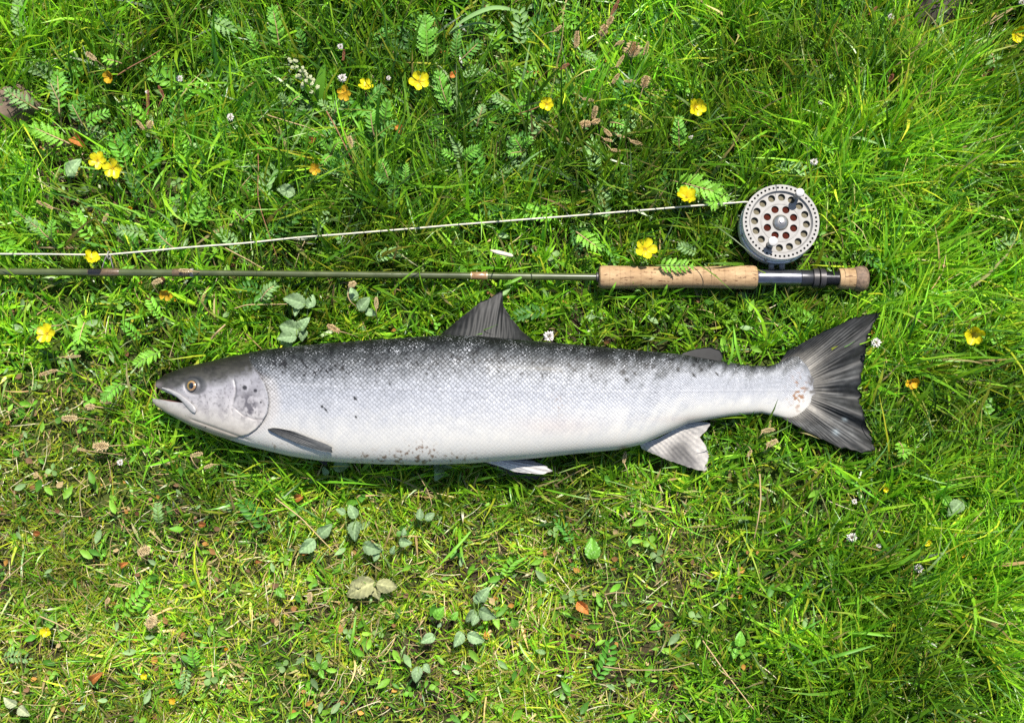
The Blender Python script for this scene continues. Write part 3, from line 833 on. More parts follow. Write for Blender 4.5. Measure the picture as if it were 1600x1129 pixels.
def build_reel():
    # axis of the reel leans slightly; z = 0 of the part meshes is the back of the frame
    top = W(1220.5, 346.5, 0.060)
    axis = Vector((-0.01, 0.03, 1.0)).normalized()
    H = 0.046
    org = Vector(top.tolist()) - axis * H * 0.82
    root = link('fishing_reel', None, None, org)
    root.rotation_mode = 'QUATERNION'
    root.rotation_quaternion = Vector((0, 0, 1)).rotation_difference(axis)
    root.scale = (1, 1, 0.82)
    root.empty_display_size = 0.01
    tag(root, 'silver fly reel with round drilled spool face clamped beside the cork grip', 'fishing reel')
    s = PX * (CAM[2] - 0.06) / (CAM[2] - 0.04) * 1.0
    r = lambda px: px * s
    L = lambda n, me, par=root, z=0.0: link(n, me, par, (0, 0, z))
    # frame: back plate, side bars, foot
    fr = L('frame', plate('frame', r(59), [(r(38) * math.cos(a), r(38) * math.sin(a), r(8)) for a in np.arange(8) * math.pi / 4], 0.004, M['silver']), z=0.003)
    L('frame_ring', revolve([(r(59.5), 0), (r(60.5), 0.001), (r(60.5), 0.017), (r(59.5), 0.018), (r(55), 0.018), (r(55), 0.0)], mat=M['silver_bounce'], name='frame_ring'))
    L('frame_ring', revolve([(r(59), 0), (r(60), 0.001), (r(60), 0.008), (r(59), 0.009), (r(55), 0.009), (r(55), 0.0)], mat=M['silver_bounce'], name='frame_ring'), z=0.027)
    for a in (math.radians(-110), math.radians(-70), math.radians(150), math.radians(195), math.radians(60), math.radians(10)):
        V, F = tube([(r(57.5) * math.cos(a), r(57.5) * math.sin(a), 0.006), (r(57.5) * math.cos(a), r(57.5) * math.sin(a), 0.034)], 0.0024, 10)
        link('frame_pillar', mesh('frame_pillar', V, F, M['silver']), root)
    # spool: rim with small holes, drilled face, wound line, core
    n = 50
    rim_holes = [(0, 0, r(50.5))] + [(r(55.6) * math.cos(2 * math.pi * i / n), r(55.6) * math.sin(2 * math.pi * i / n), r(2.0)) for i in range(n)]
    L('spool_rim', plate('spool_rim', r(60.3), rim_holes, 0.003, M['silver'], bev=0.0002, n=120), z=H - 0.0015)
    L('spool_wall', revolve([(r(60.2), H - 0.0030), (r(60.2), H - 0.0085), (r(58.8), H - 0.0085), (r(58.8), H - 0.0030)], mat=M['silver_bounce'], name='spool_wall'))
    L('spool_lip', revolve([(r(50.6), H - 0.0005), (r(49.6), H - 0.0022), (r(47.5), H - 0.0050), (r(47.5), H - 0.0062), (r(51.5), H - 0.0062), (r(51.5), H - 0.0030)], mat=M['silver'], name='spool_lip'))
    L('shadow_ring', revolve([(r(53.5), H - 0.0062), (r(58.7), H - 0.0062)], mat=M['black_metal'], name='shadow_ring'))  # black sheet added behind the rim holes to stand for their shade
    off = math.radians(86)
    h16 = [(r(41) * math.cos(off + 2 * math.pi * i / 16), r(41) * math.sin(off + 2 * math.pi * i / 16), r(6.0)) for i in range(16)]
    h8 = [(r(22.5) * math.cos(math.radians(66) + 2 * math.pi * i / 8), r(22.5) * math.sin(math.radians(66) + 2 * math.pi * i / 8), r(6.2)) for i in range(8)]
    L('spool_face', plate('spool_face', r(48.6), h16 + h8, 0.0018, M['silver'], bev=0.0003), z=H - 0.0055)
    L('face_step', revolve([(r(29.2), H - 0.0047), (r(29.8), H - 0.0041), (r(31.0), H - 0.0041), (r(31.6), H - 0.0047)], mat=M['silver'], name='face_step'))
    V = []; F = []
    prof = []
    for i in range(12):
        z = 0.008 + i * 0.0024
        prof += [(r(48), z), (r(49.2), z + 0.0012)]
    prof = [(r(27), 0.008)] + prof + [(r(46), 0.0365), (r(27), 0.0355)]
    L('wound_line', revolve(prof, mat=M['coil'], name='wound_line', sharp=80))
    L('spool_core', revolve([(r(33), 0.0355), (r(33), 0.0382), (0.0002, 0.0382)], mat=M['backing'], name='spool_core'))
    hub = L('hub', revolve([(r(12.6), H - 0.0047), (r(12.4), H - 0.0030), (r(11.6), H - 0.0012), (r(10.2), H + 0.0006), (r(7.8), H + 0.0022), (r(4.6), H + 0.0032), (0.0001, H + 0.0035)], mat=M['hub_metal'], name='hub', sharp=50))
    L('hub_screw', revolve([(r(3.4), H + 0.0030), (r(3.3), H + 0.0046), (r(2.6), H + 0.0050), (0.0001, H + 0.0050)], k=20, mat=M['steel'], name='hub_screw'), hub)
    for (ax_, ay_, h_, kr) in [(26.0, 41.0, 0.024, 6.8), (-17.5, -36.0, 0.020, 7.6)]:
        me = revolve([(r(kr * 0.72), H - 0.0045), (r(kr * 0.70), H + 0.001), (r(kr * 0.74), H + h_ * 0.35), (r(kr * 0.82), H + h_ * 0.75), (r(kr), H + h_ * 0.92), (r(kr * 0.94), H + h_), (r(kr * 0.6), H + h_ + 0.0006), (0.0001, H + h_ + 0.0007)], k=28, mat=M['knob'], name='handle_knob', sharp=40)
        link('handle_knob', me, root, (r(ax_), r(ay_), 0))
    # foot: two posts and a saddle that reaches the reel seat
    for dx in (-10, 7):
        V, F = tube([(r(dx), r(-57), 0.012), (r(dx), r(-70), 0.010)], 0.0038, 12)
        link('foot_post', mesh('foot_post', V, F, M['silver']), root)
    bx = []
    xs = np.linspace(-34, 34, 24)
    for x in xs:
        w = 0.0062 * (1 - 0.35 * (abs(x) / 34) ** 2)
        t = 0.0030 * (1 - 0.8 * (abs(x) / 34) ** 3)
        for a in np.linspace(0, math.pi * 2, 14, endpoint=False):
            bx.append((r(x), r(-73) + t * math.sin(a), 0.010 + w * math.cos(a)))
    link('reel_foot', mesh('reel_foot', bx, grid_faces(24, 14, True) + [tuple(range(14)), tuple(range(23 * 14, 24 * 14))], M['steel']), root)
    return root
build_reel()

def line_path():
    pts = []
    for x, y, z in [(-2200, 392, .045), (-600, 394, .045), (0, 396, .046), (80, 396.5, .046), (150, 397.5, .047), (170, 397.5, .047), (240, 391.5, .048), (340, 382.5, .047), (450, 373.5, .047), (560, 363.5, .048), (700, 352, .048), (850, 340.5, .049), (1000, 329, .050), (1100, 321, .051), (1166, 315.5, .050), (1176, 318, .047)]:
        pts.append(W(x, y, z))
    P = np.array(pts)
    d = np.r_[0, np.cumsum(np.linalg.norm(np.diff(P, axis=0), axis=1))]
    t = np.concatenate([np.linspace(0, d[2], 40, endpoint=False), np.linspace(d[2], d[-1], 260)])
    Q = np.stack([np.interp(t, d, P[:, k]) for k in range(3)], -1)
    Q[:, 1] += (vnoise(t * 14, 0 * t, 3) - 0.5) * 0.0014
    Q[:, 2] += (vnoise(t * 11, 0 * t, 8) - 0.5) * 0.002
    return Q
LINE = line_path()
V, F = tube(LINE, 0.00115, 8)
o0 = LINE[150]
tag(link('fishing_line', mesh('fishing_line', V - o0, F, M['line']), None, Vector(o0.tolist())), 'pale cream fly line stretched from the reel across the grass', 'fishing line')

# ------------------------------------------------------------------ footprints that keep the grass from growing through things
GS = 0.0015
GX0, GY0 = -0.95, -0.80
GN, GM = int(1.9 / GS), int(1.6 / GS)
gx = GX0 + (np.arange(GN) + 0.5) * GS
gy = GY0 + (np.arange(GM) + 0.5) * GS
CUT = np.full((GN, GM), 9.0, np.float32)      # no blade may stand over this cell above that height
ROOT = np.zeros((GN, GM), bool)               # no root in this cell
KEEP = np.zeros((GN, GM), np.float32)
def fill_poly(P):
    P = np.asarray(P)[:, :2]
    m = np.zeros((GN, GM), bool)
    i0, i1 = np.searchsorted(gx, P[:, 0].min()), np.searchsorted(gx, P[:, 0].max())
    XX, YY = gx[i0:i1, None], gy[None, :]
    sub = np.zeros((i1 - i0, GM), bool)
    n = len(P)
    for a in range(n):
        x1, y1 = P[a]; x2, y2 = P[(a + 1) % n]
        if y1 == y2: continue
        c = ((y1 > YY) != (y2 > YY)) & (XX < (x2 - x1) * (YY - y1) / (y2 - y1) + x1)
        sub ^= c
    m[i0:i1] = sub
    return m
def forbid(mask, cut, root=True, keep=0.0):
    global CUT, ROOT
    new = mask & (CUT > cut)
    KEEP[new] = keep
    CUT[new] = cut
    if root: ROOT |= mask
def strip_mask(P, hw):
    m = np.zeros((GN, GM), bool)
    P = np.asarray(P)
    for a, b in zip(P[:-1], P[1:]):
        n = max(2, int(np.linalg.norm(b - a) / GS) + 1)
        for t in np.linspace(0, 1, n):
            q = a + (b - a) * t
            i0, i1 = int((q[0] - hw - GX0) / GS), int((q[0] + hw - GX0) / GS) + 1
            j0, j1 = int((q[1] - hw - GY0) / GS), int((q[1] + hw - GY0) / GS) + 1
            if i1 < 0 or j1 < 0 or i0 >= GN or j0 >= GM: continue
            m[max(i0, 0):i1, max(j0, 0):j1] = True
    return m
xs_ = np.arange(240, 1278, 6)
fish_poly = np.concatenate([W(xs_, ftop(xs_) + 3, 0.05), W(xs_[::-1], fbot(xs_[::-1]) - 6, 0.05)])
forbid(fill_poly(fish_poly), 0.036, True, 0.015)
for pts, cut in [([(1221, 561), (1286, 520), (1335, 498), (1372, 490), (1358, 523), (1349, 574), (1343, 615), (1351, 655), (1364, 702), (1312, 697), (1263, 673), (1229, 655)], 0.016),
                 ([(690, 523), (752, 473), (784, 458), (786, 478), (812, 514), (829, 532)], 0.030), ([(1065, 553), (1090, 544), (1125, 545), (1129, 560), (1100, 566)], 0.026),
                 ([(1003, 696), (1042, 716), (1102, 735), (1104, 694), (1092, 683), (1108, 662), (1080, 656)], 0.022), ([(766, 712), (832, 720), (862, 735), (846, 740), (803, 736)], 0.03)]:
    forbid(fill_poly(W([p[0] for p in pts], [p[1] for p in pts], 0.03)), cut, False, 0.008)
rodp = np.array([rod_pt(x) for x in np.arange(-140, 940, 20)])
forbid(strip_mask(rodp, 0.0055), 0.028, False, 0.10)
rodp = np.array([rod_pt(x) for x in np.arange(935, 1356, 10)])
forbid(strip_mask(rodp, 0.0125), 0.020, False, 0.06)
a_ = np.linspace(0, 2 * math.pi, 40)
forbid(fill_poly(W(1216 + 64 * np.cos(a_), 352 + 62 * np.sin(a_), 0.05)), 0.012, False, 0.0)
forbid(strip_mask(LINE[40:], 0.0026), 0.046, False, 0.10)

def allowed(P):
    """P: blades x samples x 3; which blades may stay"""
    i = ((P[..., 0] - GX0) / GS).astype(int); j = ((P[..., 1] - GY0) / GS).astype(int)
    ok = (i >= 0) & (i < GN) & (j >= 0) & (j < GM)
    i, j = np.clip(i, 0, GN - 1), np.clip(j, 0, GM - 1)
    bad = ok & (P[..., 2] > CUT[i, j])
    kp = np.where(bad, KEEP[i, j], 1).min(1)
    rootbad = ok[:, 0] & ROOT[i[:, 0], j[:, 0]]
    return (~bad.any(1) | (R.random(len(P)) < kp)) & ~rootbad

# ------------------------------------------------------------------ grass
def plan(x, y):
    return x / PX + 800, 564.5 - y / PX
class Blades:
    def __init__(self): self.v, self.c, self.l, self.n, self.nv = [], [], [], [], 0
    def add(self, root, phi, a0, a1, L, w, col, nseg=4, twist=0.0, roll=None, curl=0.0, check=True, profile='blade'):
        n = len(root)
        b = lambda q: np.broadcast_to(np.asarray(q, float), (n,))
        phi, a0, a1, L, w, twist, curl = (b(q) for q in (phi, a0, a1, L, w, twist, curl))
        P = np.zeros((n, nseg + 1, 3)); P[:, 0] = root
        D = np.zeros((n, nseg + 1, 3))
        for k in range(nseg + 1):
            t = k / nseg
            a = a0 + (a1 - a0) * t ** 1.2
            f = phi + curl * t
            d = np.stack([np.sin(a) * np.cos(f), np.sin(a) * np.sin(f), np.cos(a)], -1)
            D[:, k] = d
            if k < nseg:
                P[:, k + 1] = P[:, k] + d * (L / nseg)[:, None]
        P[..., 2] = np.maximum(P[..., 2], 0.002 + 0.003 * R.random((n, 1)))
        if check:
            mid = (P[:, 1:] + P[:, :-1]) / 2
            S = np.empty((n, 2 * nseg + 1, 3)); S[:, 0::2] = P; S[:, 1::2] = mid
            k = allowed(S)
        else:
            k = np.ones(n, bool)
        P, D, L, w, col, phi, twist = P[k], D[k], L[k], w[k], np.asarray(col)[k], phi[k], twist[k]
        n = len(P)
        roll = (R.normal(0, 0.5, n) if roll is None else np.broadcast_to(roll, (k.size,))[k])
        side = np.stack([-np.sin(phi), np.cos(phi), 0 * phi], -1)[:, None, :] * np.ones((1, nseg + 1, 1))
        up = np.cross(D, side)
        rt = roll[:, None] + twist[:, None] * np.linspace(0, 1, nseg + 1)[None]
        sv = side * np.cos(rt)[..., None] + up * np.sin(rt)[..., None]
        t = np.linspace(0, 1, nseg + 1)
        pr = (0.75 + 0.6 * t) * (1 - t ** 2.2) if profile == 'blade' else np.where(t < 1, 1 - 0.45 * t, 0)
        hw = (w / 2)[:, None] * pr[None]
        Lf, Rt = P + sv * hw[..., None], P - sv * hw[..., None]
        nv = 2 * nseg + 1
        V = np.empty((n, nv, 3), np.float32)
        V[:, 0:2 * nseg:2] = Lf[:, :-1]; V[:, 1:2 * nseg:2] = Rt[:, :-1]; V[:, -1] = P[:, -1]
        tv = np.concatenate([np.repeat(t[:-1], 2), [1]])
        C = col[:, None, :] * np.ones((1, nv, 1))
        tipc = R.random(n) < 0.10                                                 # some tips have yellowed
        wy = (tipc[:, None] * np.clip(tv - 0.62, 0, 1) / 0.38)[..., None]
        C = C * (1 - wy) + np.array([0.34, 0.24, 0.075]) * wy
        quads = np.array([[2 * i, 2 * i + 1, 2 * i + 3, 2 * i + 2] for i in range(nseg - 1)]).ravel()
        pat = np.concatenate([quads, [2 * nseg - 2, 2 * nseg - 1, 2 * nseg]])
        loops = (self.nv + np.arange(n)[:, None] * nv + pat[None]).ravel()
        tot = np.tile(np.array([4] * (nseg - 1) + [3]), n)
        self.v.append(V.reshape(-1, 3)); self.c.append(C.reshape(-1, 3)); self.l.append(loops); self.n.append(tot)
        self.nv += n * nv
        return n
    def build(self, name, mat, label, cat):
        v, c, l, t = (np.concatenate(q) for q in (self.v, self.c, self.l, self.n))
        me = bpy.data.meshes.new(name)
        me.vertices.add(len(v)); me.vertices.foreach_set('co', v.astype(np.float32).ravel())
        me.loops.add(len(l)); me.loops.foreach_set('vertex_index', l.astype(np.int32))
        st = np.concatenate([[0], np.cumsum(t)[:-1]]).astype(np.int32)
        me.polygons.add(len(t)); me.polygons.foreach_set('loop_start', st)
        me.polygons.foreach_set('use_smooth', np.ones(len(t), bool))
        set_col(me, c)
        me.materials.append(mat)
        me.update(calc_edges=True)
        return tag(link(name, me), label, cat, kind='stuff')

G = {'bright': (0.200, 0.395, 0.016), 'mid': (0.122, 0.30, 0.013), 'deep': (0.045, 0.140, 0.010), 'yellow': (0.33, 0.40, 0.025), 'blue': (0.21, 0.34, 0.11), 'straw': (0.40, 0.31, 0.14), 'olive': (0.20, 0.22, 0.03)}
def palette(n, probs):
    ks = list(probs)
    p = np.array([probs[k] for k in ks], float); p /= p.sum()
    c = np.array([G[k] for k in ks])[R.choice(len(ks), n, p=p)]
    return np.clip(c * R.lognormal(0, 0.22, (n, 1)) * R.lognormal(0, 0.07, (n, 3)), 0.003, 0.8)
def fields(x, y):
    u, v = plan(x, y)
    lowleft = sstep(700, 860, v) * (1 - sstep(950, 1250, u + (v - 900) * 0.3))
    left = sstep(330, 60, u) * sstep(520, 640, v)
    short = np.clip(lowleft + 0.8 * left, 0, 1)
    nearfish = np.exp(-((v - 520) / 70) ** 2) * sstep(1400, 1250, u) + 0.5 * sstep(1000, 1100, u) * np.exp(-((v - 720) / 60) ** 2) * sstep(1450, 1300, u)
    top = sstep(480, 250, v)
    right = sstep(1150, 1450, u)
    return u, v, short, np.clip(nearfish, 0, 1), top, right

def make_grass():
    B = Blades()
    # --- tufts of ordinary blades in and around the picture
    def tufts(nt, box, dens_blades, seg, lscale=1.0, inner=True):
        x0, x1, y0, y1 = box
        tx, ty = R.uniform(x0, x1, nt), R.uniform(y0, y1, nt)
        if not inner:
            k = (abs(tx) > 0.86) | (abs(ty) > 0.68)
            tx, ty = tx[k], ty[k]
        u, v, short, near, top, right = fields(tx, ty)
        lush = fbm(tx * 7, ty * 7, 41)
        herby = np.exp(-(((u - 620) / 330) ** 2 + ((v - 170) / 150) ** 2)) if inner else 0 * u       # leafy patch with thinner grass
        cnt = R.poisson(dens_blades * ((0.15 if inner else 0.7) + 1.7 * sstep(0.22, 0.75, lush)) * (1 - 0.15 * short) * (1 - 0.45 * herby)) + 1
        idx = np.repeat(np.arange(len(tx)), cnt)
        n = len(idx)
        # mean lie of the grass: away from the feet at the top, combed to the right on the right hand side
        ang = np.radians(95 - 45 * right - 15 * sstep(700, 1000, v) * right) + (fbm(tx * 5, ty * 5, 77) - 0.5) * 3.2
        spread = 0.75 + 1.6 * short + 0.5 * near - 0.25 * right
        tufdir = ang + R.normal(0, 1, len(tx)) * spread * 0.7
        phi = tufdir[idx] + R.normal(0, 0.75, n) + np.where(R.random(n) < 0.2, R.uniform(-3.1, 3.1, n), 0)
        Lm = (0.040 + 0.030 * top + 0.018 * right + 0.010 * sstep(760, 1000, v) * right - 0.016 * short - 0.008 * near) * (0.7 + 0.6 * lush)
        L = np.clip(Lm[idx] * R.lognormal(0, 0.38, n), 0.010, 0.13) * lscale
        a0 = np.abs(R.normal(0.55, 0.38, n)) + 0.30 * short[idx]
        a1 = np.minimum(a0 + np.abs(R.normal(0.95, 0.45, n)), 2.1)
        w = np.clip(R.lognormal(math.log(0.0027), 0.42, n), 0.0010, 0.0065) * (1 - 0.35 * short[idx])
        root = np.stack([tx[idx] + R.normal(0, 0.0035, n), ty[idx] + R.normal(0, 0.0035, n), np.zeros(n)], -1)
        sh = short[idx]
        tone = fbm(tx * 11, ty * 11, 55)[idx]
        cA = palette(n, {'bright': 6, 'mid': 5, 'deep': 2.0, 'yellow': 1.2, 'blue': .35, 'straw': .25})
        cB = palette(n, {'bright': 4.0, 'mid': 2.5, 'deep': 0.8, 'yellow': 3.6, 'blue': .4, 'straw': 1.9, 'olive': 2.0})
        c = np.where((R.random(n) < sh)[:, None], cB, cA)
        cD = palette(n, {'mid': 4, 'deep': 5, 'bright': 2})
        c = np.where((R.random(n) < 0.75 * herby[idx])[:, None], cD, c)
        c = c * (0.52 + 0.95 * sstep(0.2, 0.8, tone))[:, None]
        return B.add(root, phi, a0, a1, L, w, c, seg, twist=R.normal(0, 0.8, n), curl=R.normal(0, 0.5, n))
    IN = (-0.86, 0.86, -0.68, 0.70)
    n1 = tufts(14500, IN, 8.0, 4)
    # --- broad arching blades
    n = 4200
    x, y = R.uniform(-0.86, 0.86, n), R.uniform(-0.66, 0.70, n)
    u, v, short, near, top, right = fields(x, y)
    k = R.random(n) < (0.45 + 0.5 * top + 0.3 * right - 0.2 * short)
    x, y, top, right, short = x[k], y[k], top[k], right[k], short[k]
    n = len(x)
    B.add(np.stack([x, y, 0 * x], -1), np.radians(92 - 42 * right) + R.normal(0, 0.8, n) + 2.0 * short * R.normal(0, 1, n), np.abs(R.normal(0.45, 0.25, n)), R.uniform(0.9, 1.75, n), R.uniform(0.035, 0.075, n) * (0.75 + 0.55 * top), R.uniform(0.0026, 0.0052, n) * (1 - .3 * short),
          palette(n, {'bright': 6, 'mid': 4, 'deep': 2, 'yellow': 1, 'blue': 1.6}), 7, twist=R.normal(0, 1.0, n), curl=R.normal(0, 0.5, n))
    # --- long fine fescue, mostly on the right
    n = 8500
    x, y = R.uniform(-0.86, 0.86, n), R.uniform(-0.68, 0.70, n)
    u, v, short, near, top, right = fields(x, y)
    pr = 0.10 + 0.75 * right * (0.35 + 0.65 * sstep(650, 850, v)) + 0.25 * top
    pr *= sstep(0.32, 0.62, fbm(x * 8, y * 8, 91)) * 1.5
    k = R.random(n) < pr * (1 - 0.8 * short)
    x, y, right = x[k], y[k], right[k]
    n = len(x)
    B.add(np.stack([x, y, 0 * x], -1), np.radians(80 - 48 * right) + (fbm(x * 6, y * 6, 17) - .5) * 2.2 + R.normal(0, 0.35, n), np.abs(R.normal(0.5, 0.25, n)), R.uniform(1.15, 1.8, n), R.uniform(0.05, 0.105, n), R.uniform(0.0007, 0.0013, n),
          palette(n, {'bright': 6, 'mid': 6, 'deep': 1.5, 'yellow': 1}), 6, curl=R.normal(0, 0.6, n))
    # --- short undergrowth and moss shoots that close the floor
    n = 95000
    x, y = R.uniform(-0.82, 0.82, n), R.uniform(-0.62, 0.66, n)
    u, v, short, near, top, right = fields(x, y)
    mossy = np.clip(short * 1.1 + 0.2, 0, 1) * sstep(0.35, 0.6, fbm(x * 14, y * 14, 23))
    k = R.random(n) < (0.55 + 0.45 * short)
    x, y, short, mossy = x[k], y[k], short[k], mossy[k]
    n = len(x)
    cA = palette(n, {'bright': 3, 'mid': 5, 'deep': 4, 'olive': 1.5, 'straw': .6})
    cB = palette(n, {'yellow': 4, 'olive': 3, 'bright': 3, 'straw': 1.4})
    c = np.where((R.random(n) < mossy)[:, None], cB, cA)
    B.add(np.stack([x, y, 0 * x], -1), R.uniform(0, 6.28, n), R.uniform(0.1, 1.0, n), R.uniform(0.8, 1.9, n), R.uniform(0.008, 0.024, n), R.uniform(0.0009, 0.0022, n), c, 2, curl=R.normal(0, .5, n))
    # --- blades pressed up against the fish and bent over its edge
    n = 120
    fxs = R.uniform(320, 960, n)
    low = R.random(n) < 0.65
    fy = np.where(low, fbot(fxs) + R.uniform(2, 12, n), ftop(fxs) - R.uniform(2, 10, n))
    rt = W(fxs, fy, 0.0)
    B.add(rt, np.where(low, 1.57, -1.57) + R.normal(0, 0.7, n), R.uniform(0.0, 0.2, n), R.uniform(0.9, 1.5, n), R.uniform(0.060, 0.088, n), R.uniform(0.0013, 0.0030, n), palette(n, {'bright': 5, 'mid': 3, 'yellow': 1}), 8, curl=R.normal(0, 0.5, n), check=False)
    # --- the meadow goes on outside the picture
    n2 = tufts(27000, (-2.4, 2.4, -2.2, 2.4), 3.6, 3, 1.15, inner=False)
    o = B.build('grass', M['grass'], 'bright green meadow grass covering the ground around the salmon', 'grass')
    # --- dry stalks
    S = Blades()
    n = 7500
    x, y = R.uniform(-0.84, 0.84, n), R.uniform(-0.66, 0.68, n)
    u, v, short, near, top, right = fields(x, y)
    k = R.random(n) < (0.12 + 0.8 * short + 0.10 * near)
    x, y, short = x[k], y[k], short[k]
    n = len(x)
    tan = np.array([(0.50, 0.40, 0.21), (0.38, 0.27, 0.13), (0.27, 0.17, 0.09), (0.58, 0.52, 0.34), (0.34, 0.30, 0.11)])[R.integers(0, 5, n)] * R.lognormal(0, 0.15, (n, 1))
    z0 = R.uniform(0.004, 0.020, n) * (1 - 0.3 * short)
    S.add(np.stack([x, y, z0], -1), R.uniform(0, 6.28, n), R.uniform(1.1, 1.5, n), R.uniform(1.35, 1.75, n), R.uniform(0.010, 0.045, n), R.uniform(0.0005, 0.0012, n), tan, 4, curl=R.normal(0, .45, n), profile='stalk')
    S.build('dry_stalks', M['dry'], 'pale dry grass stalks strewn through the green grass', 'dry grass')

# small leaves nobody could count: clover, stray leaflets, litter
def leaf_soup(name, mat, label, cat, n, size, cols, zr, prob, lobes=1, aspect=0.6, feather=0.0):
    x, y = R.uniform(-0.84, 0.84, n), R.uniform(-0.64, 0.68, n)
    F_ = fields(x, y)
    k = R.random(n) < prob(F_)
    x, y = x[k], y[k]
    z = R.uniform(zr[0], zr[1], len(x))
    P = np.stack([x, y, z], -1)
    ok = allowed(np.stack([P, P + [0.004, 0, 0], P - [0.004, 0, 0], P + [0, 0.004, 0], P - [0, 0.004, 0]], 1))
    P = P[ok]; n = len(P)
    P = np.repeat(P, lobes, 0)
    dirs = np.repeat(R.uniform(0, 6.28, n) if not feather else R.normal(1.6, 1.3, n), lobes)
    base = dirs + np.tile(np.arange(lobes) * 2.1, n) + R.normal(0, 0.12, n * lobes)
    sz = np.repeat(R.uniform(size[0], size[1], n), lobes)
    if feather:                                     # leaflets in pairs along a midrib
        q = np.tile(np.arange(lobes) // 2 / ((lobes - 1) / 2), n)
        sg = np.tile(np.where(np.arange(lobes) % 2, 1.0, -1.0), n)
        sg = np.where(q >= 0.99, 0, sg)
        LL_ = sz * feather
        bend = np.repeat(R.normal(0, 0.35, n), lobes)
        P = P + np.stack([np.cos(dirs + bend * q), np.sin(dirs + bend * q), 0.25 - 0.3 * q], -1) * (q * LL_)[:, None]
        base = dirs + bend * q + sg * (1.05 - 0.3 * q) + R.normal(0, 0.1, n * lobes)
        okp = np.repeat(allowed(P.reshape(n, lobes, 3)), lobes)
        sz = sz * (0.6 + 0.6 * np.sin(np.pi * np.clip(0.15 + 0.75 * q, 0, 1)))
    if feather:
        P, base, sz = P[okp], base[okp], sz[okp]
        n = len(P) // lobes
    tilt = np.abs(R.normal(0, 0.40, n * lobes)) - 0.15
    rollv = R.normal(0, 0.35, n * lobes)
    d = np.stack([np.cos(base) * np.cos(tilt), np.sin(base) * np.cos(tilt), np.sin(tilt)], -1)
    s = np.stack([-np.sin(base) * np.cos(rollv), np.cos(base) * np.cos(rollv), np.sin(rollv)], -1)
    nn = np.cross(d, s)
    prof = [(0, 0), (0.22, .55), (0.5, 1), (0.78, .82), (1.0, 0)]
    mid = [P + d * (t * sz)[:, None] - nn * (0.10 * sz * w)[:, None] for t, w in prof]
    V = [mid[0]]
    for t, w in prof[1:-1]:
        c_ = P + d * (t * sz)[:, None]
        V += [c_ + s * (w * aspect / 2 * sz)[:, None], mid[[p[0] for p in prof].index(t)], c_ - s * (w * aspect / 2 * sz)[:, None]]
    V.append(mid[-1])
    V = np.stack(V, 1)
    pat = [(0, 2, 1), (0, 3, 2), (1, 2, 5, 4), (2, 3, 6, 5), (4, 5, 8, 7), (5, 6, 9, 8), (7, 8, 10), (8, 9, 10)]
    nv = 11
    loops, tot = [], []
    off = np.arange(len(P))[:, None] * nv
    flat = np.concatenate([np.array(p_) for p_ in pat])
    loops = (off + flat[None]).ravel()
    tot = np.tile([len(p_) for p_ in pat], len(P))
    cc = np.array(cols)[R.integers(0, len(cols), n)] * R.lognormal(0, .2, (n, 1))
    C = np.repeat(np.repeat(cc, lobes, 0)[:, None, :], nv, 1)
    me = bpy.data.meshes.new(name)
    v = V.reshape(-1, 3)
    me.vertices.add(len(v)); me.vertices.foreach_set('co', v.astype(np.float32).ravel())
    me.loops.add(len(loops)); me.loops.foreach_set('vertex_index', loops.astype(np.int32))
    me.polygons.add(len(tot)); me.polygons.foreach_set('loop_start', np.concatenate([[0], np.cumsum(tot)[:-1]]).astype(np.int32))
    me.polygons.foreach_set('use_smooth', np.ones(len(tot), bool))
    set_col(me, C.reshape(-1, 3))
    me.materials.append(mat); me.update(calc_edges=True)
    tag(link(name, me), label, cat, kind='stuff')

# ------------------------------------------------------------------ plants that stand out
def leaflet_mesh(name, mat, teeth=4):
    """toothed leaflet, 1 long, folded along the midrib"""
    V, F = [(0, 0, 0)], []
    n = teeth * 2 + 1
    for i in range(1, n + 1):
        t = i / (n + 0.4)
        w = 0.185 * math.sin(math.pi * min(1, t * 0.92 + 0.06)) ** 0.7
        if i % 2: w *= 1.18; dt = 0.06
        else: w *= 0.62; dt = -0.02
        z = 0.07 * math.sin(math.pi * t)
        V += [(t, 0, z - 0.0), (t + dt, w, z + 0.30 * w), (t + dt, -w, z + 0.30 * w)]
    V.append((1.0, 0, 0.0))
    for i in range(n):
        a = 1 + 3 * i
        if i == 0: F += [(0, a, a + 1), (0, a + 2, a)]
        else:
            b = a - 3
            F += [(b, a, a + 1, b + 1), (b, b + 2, a + 2, a)]
    e = len(V) - 1; a = 1 + 3 * (n - 1)
    F += [(a, e, a + 1), (a, a + 2, e)]
    return mesh(name, V, F, mat)
LEAFLET = {k: leaflet_mesh('leaflet', M[k]) for k in ('silver_green', 'silver_bright', 'silver_deep', 'silver_pale')}
def orient(loc, fwd, up, scale):
    f = Vector(fwd).normalized(); u = Vector(up)
    s = u.cross(f).normalized(); u = f.cross(s)
    m = Matrix(((f.x, s.x, u.x, loc[0]), (f.y, s.y, u.y, loc[1]), (f.z, s.z, u.z, loc[2]), (0, 0, 0, 1)))
    return m @ Matrix.Scale(scale, 4)
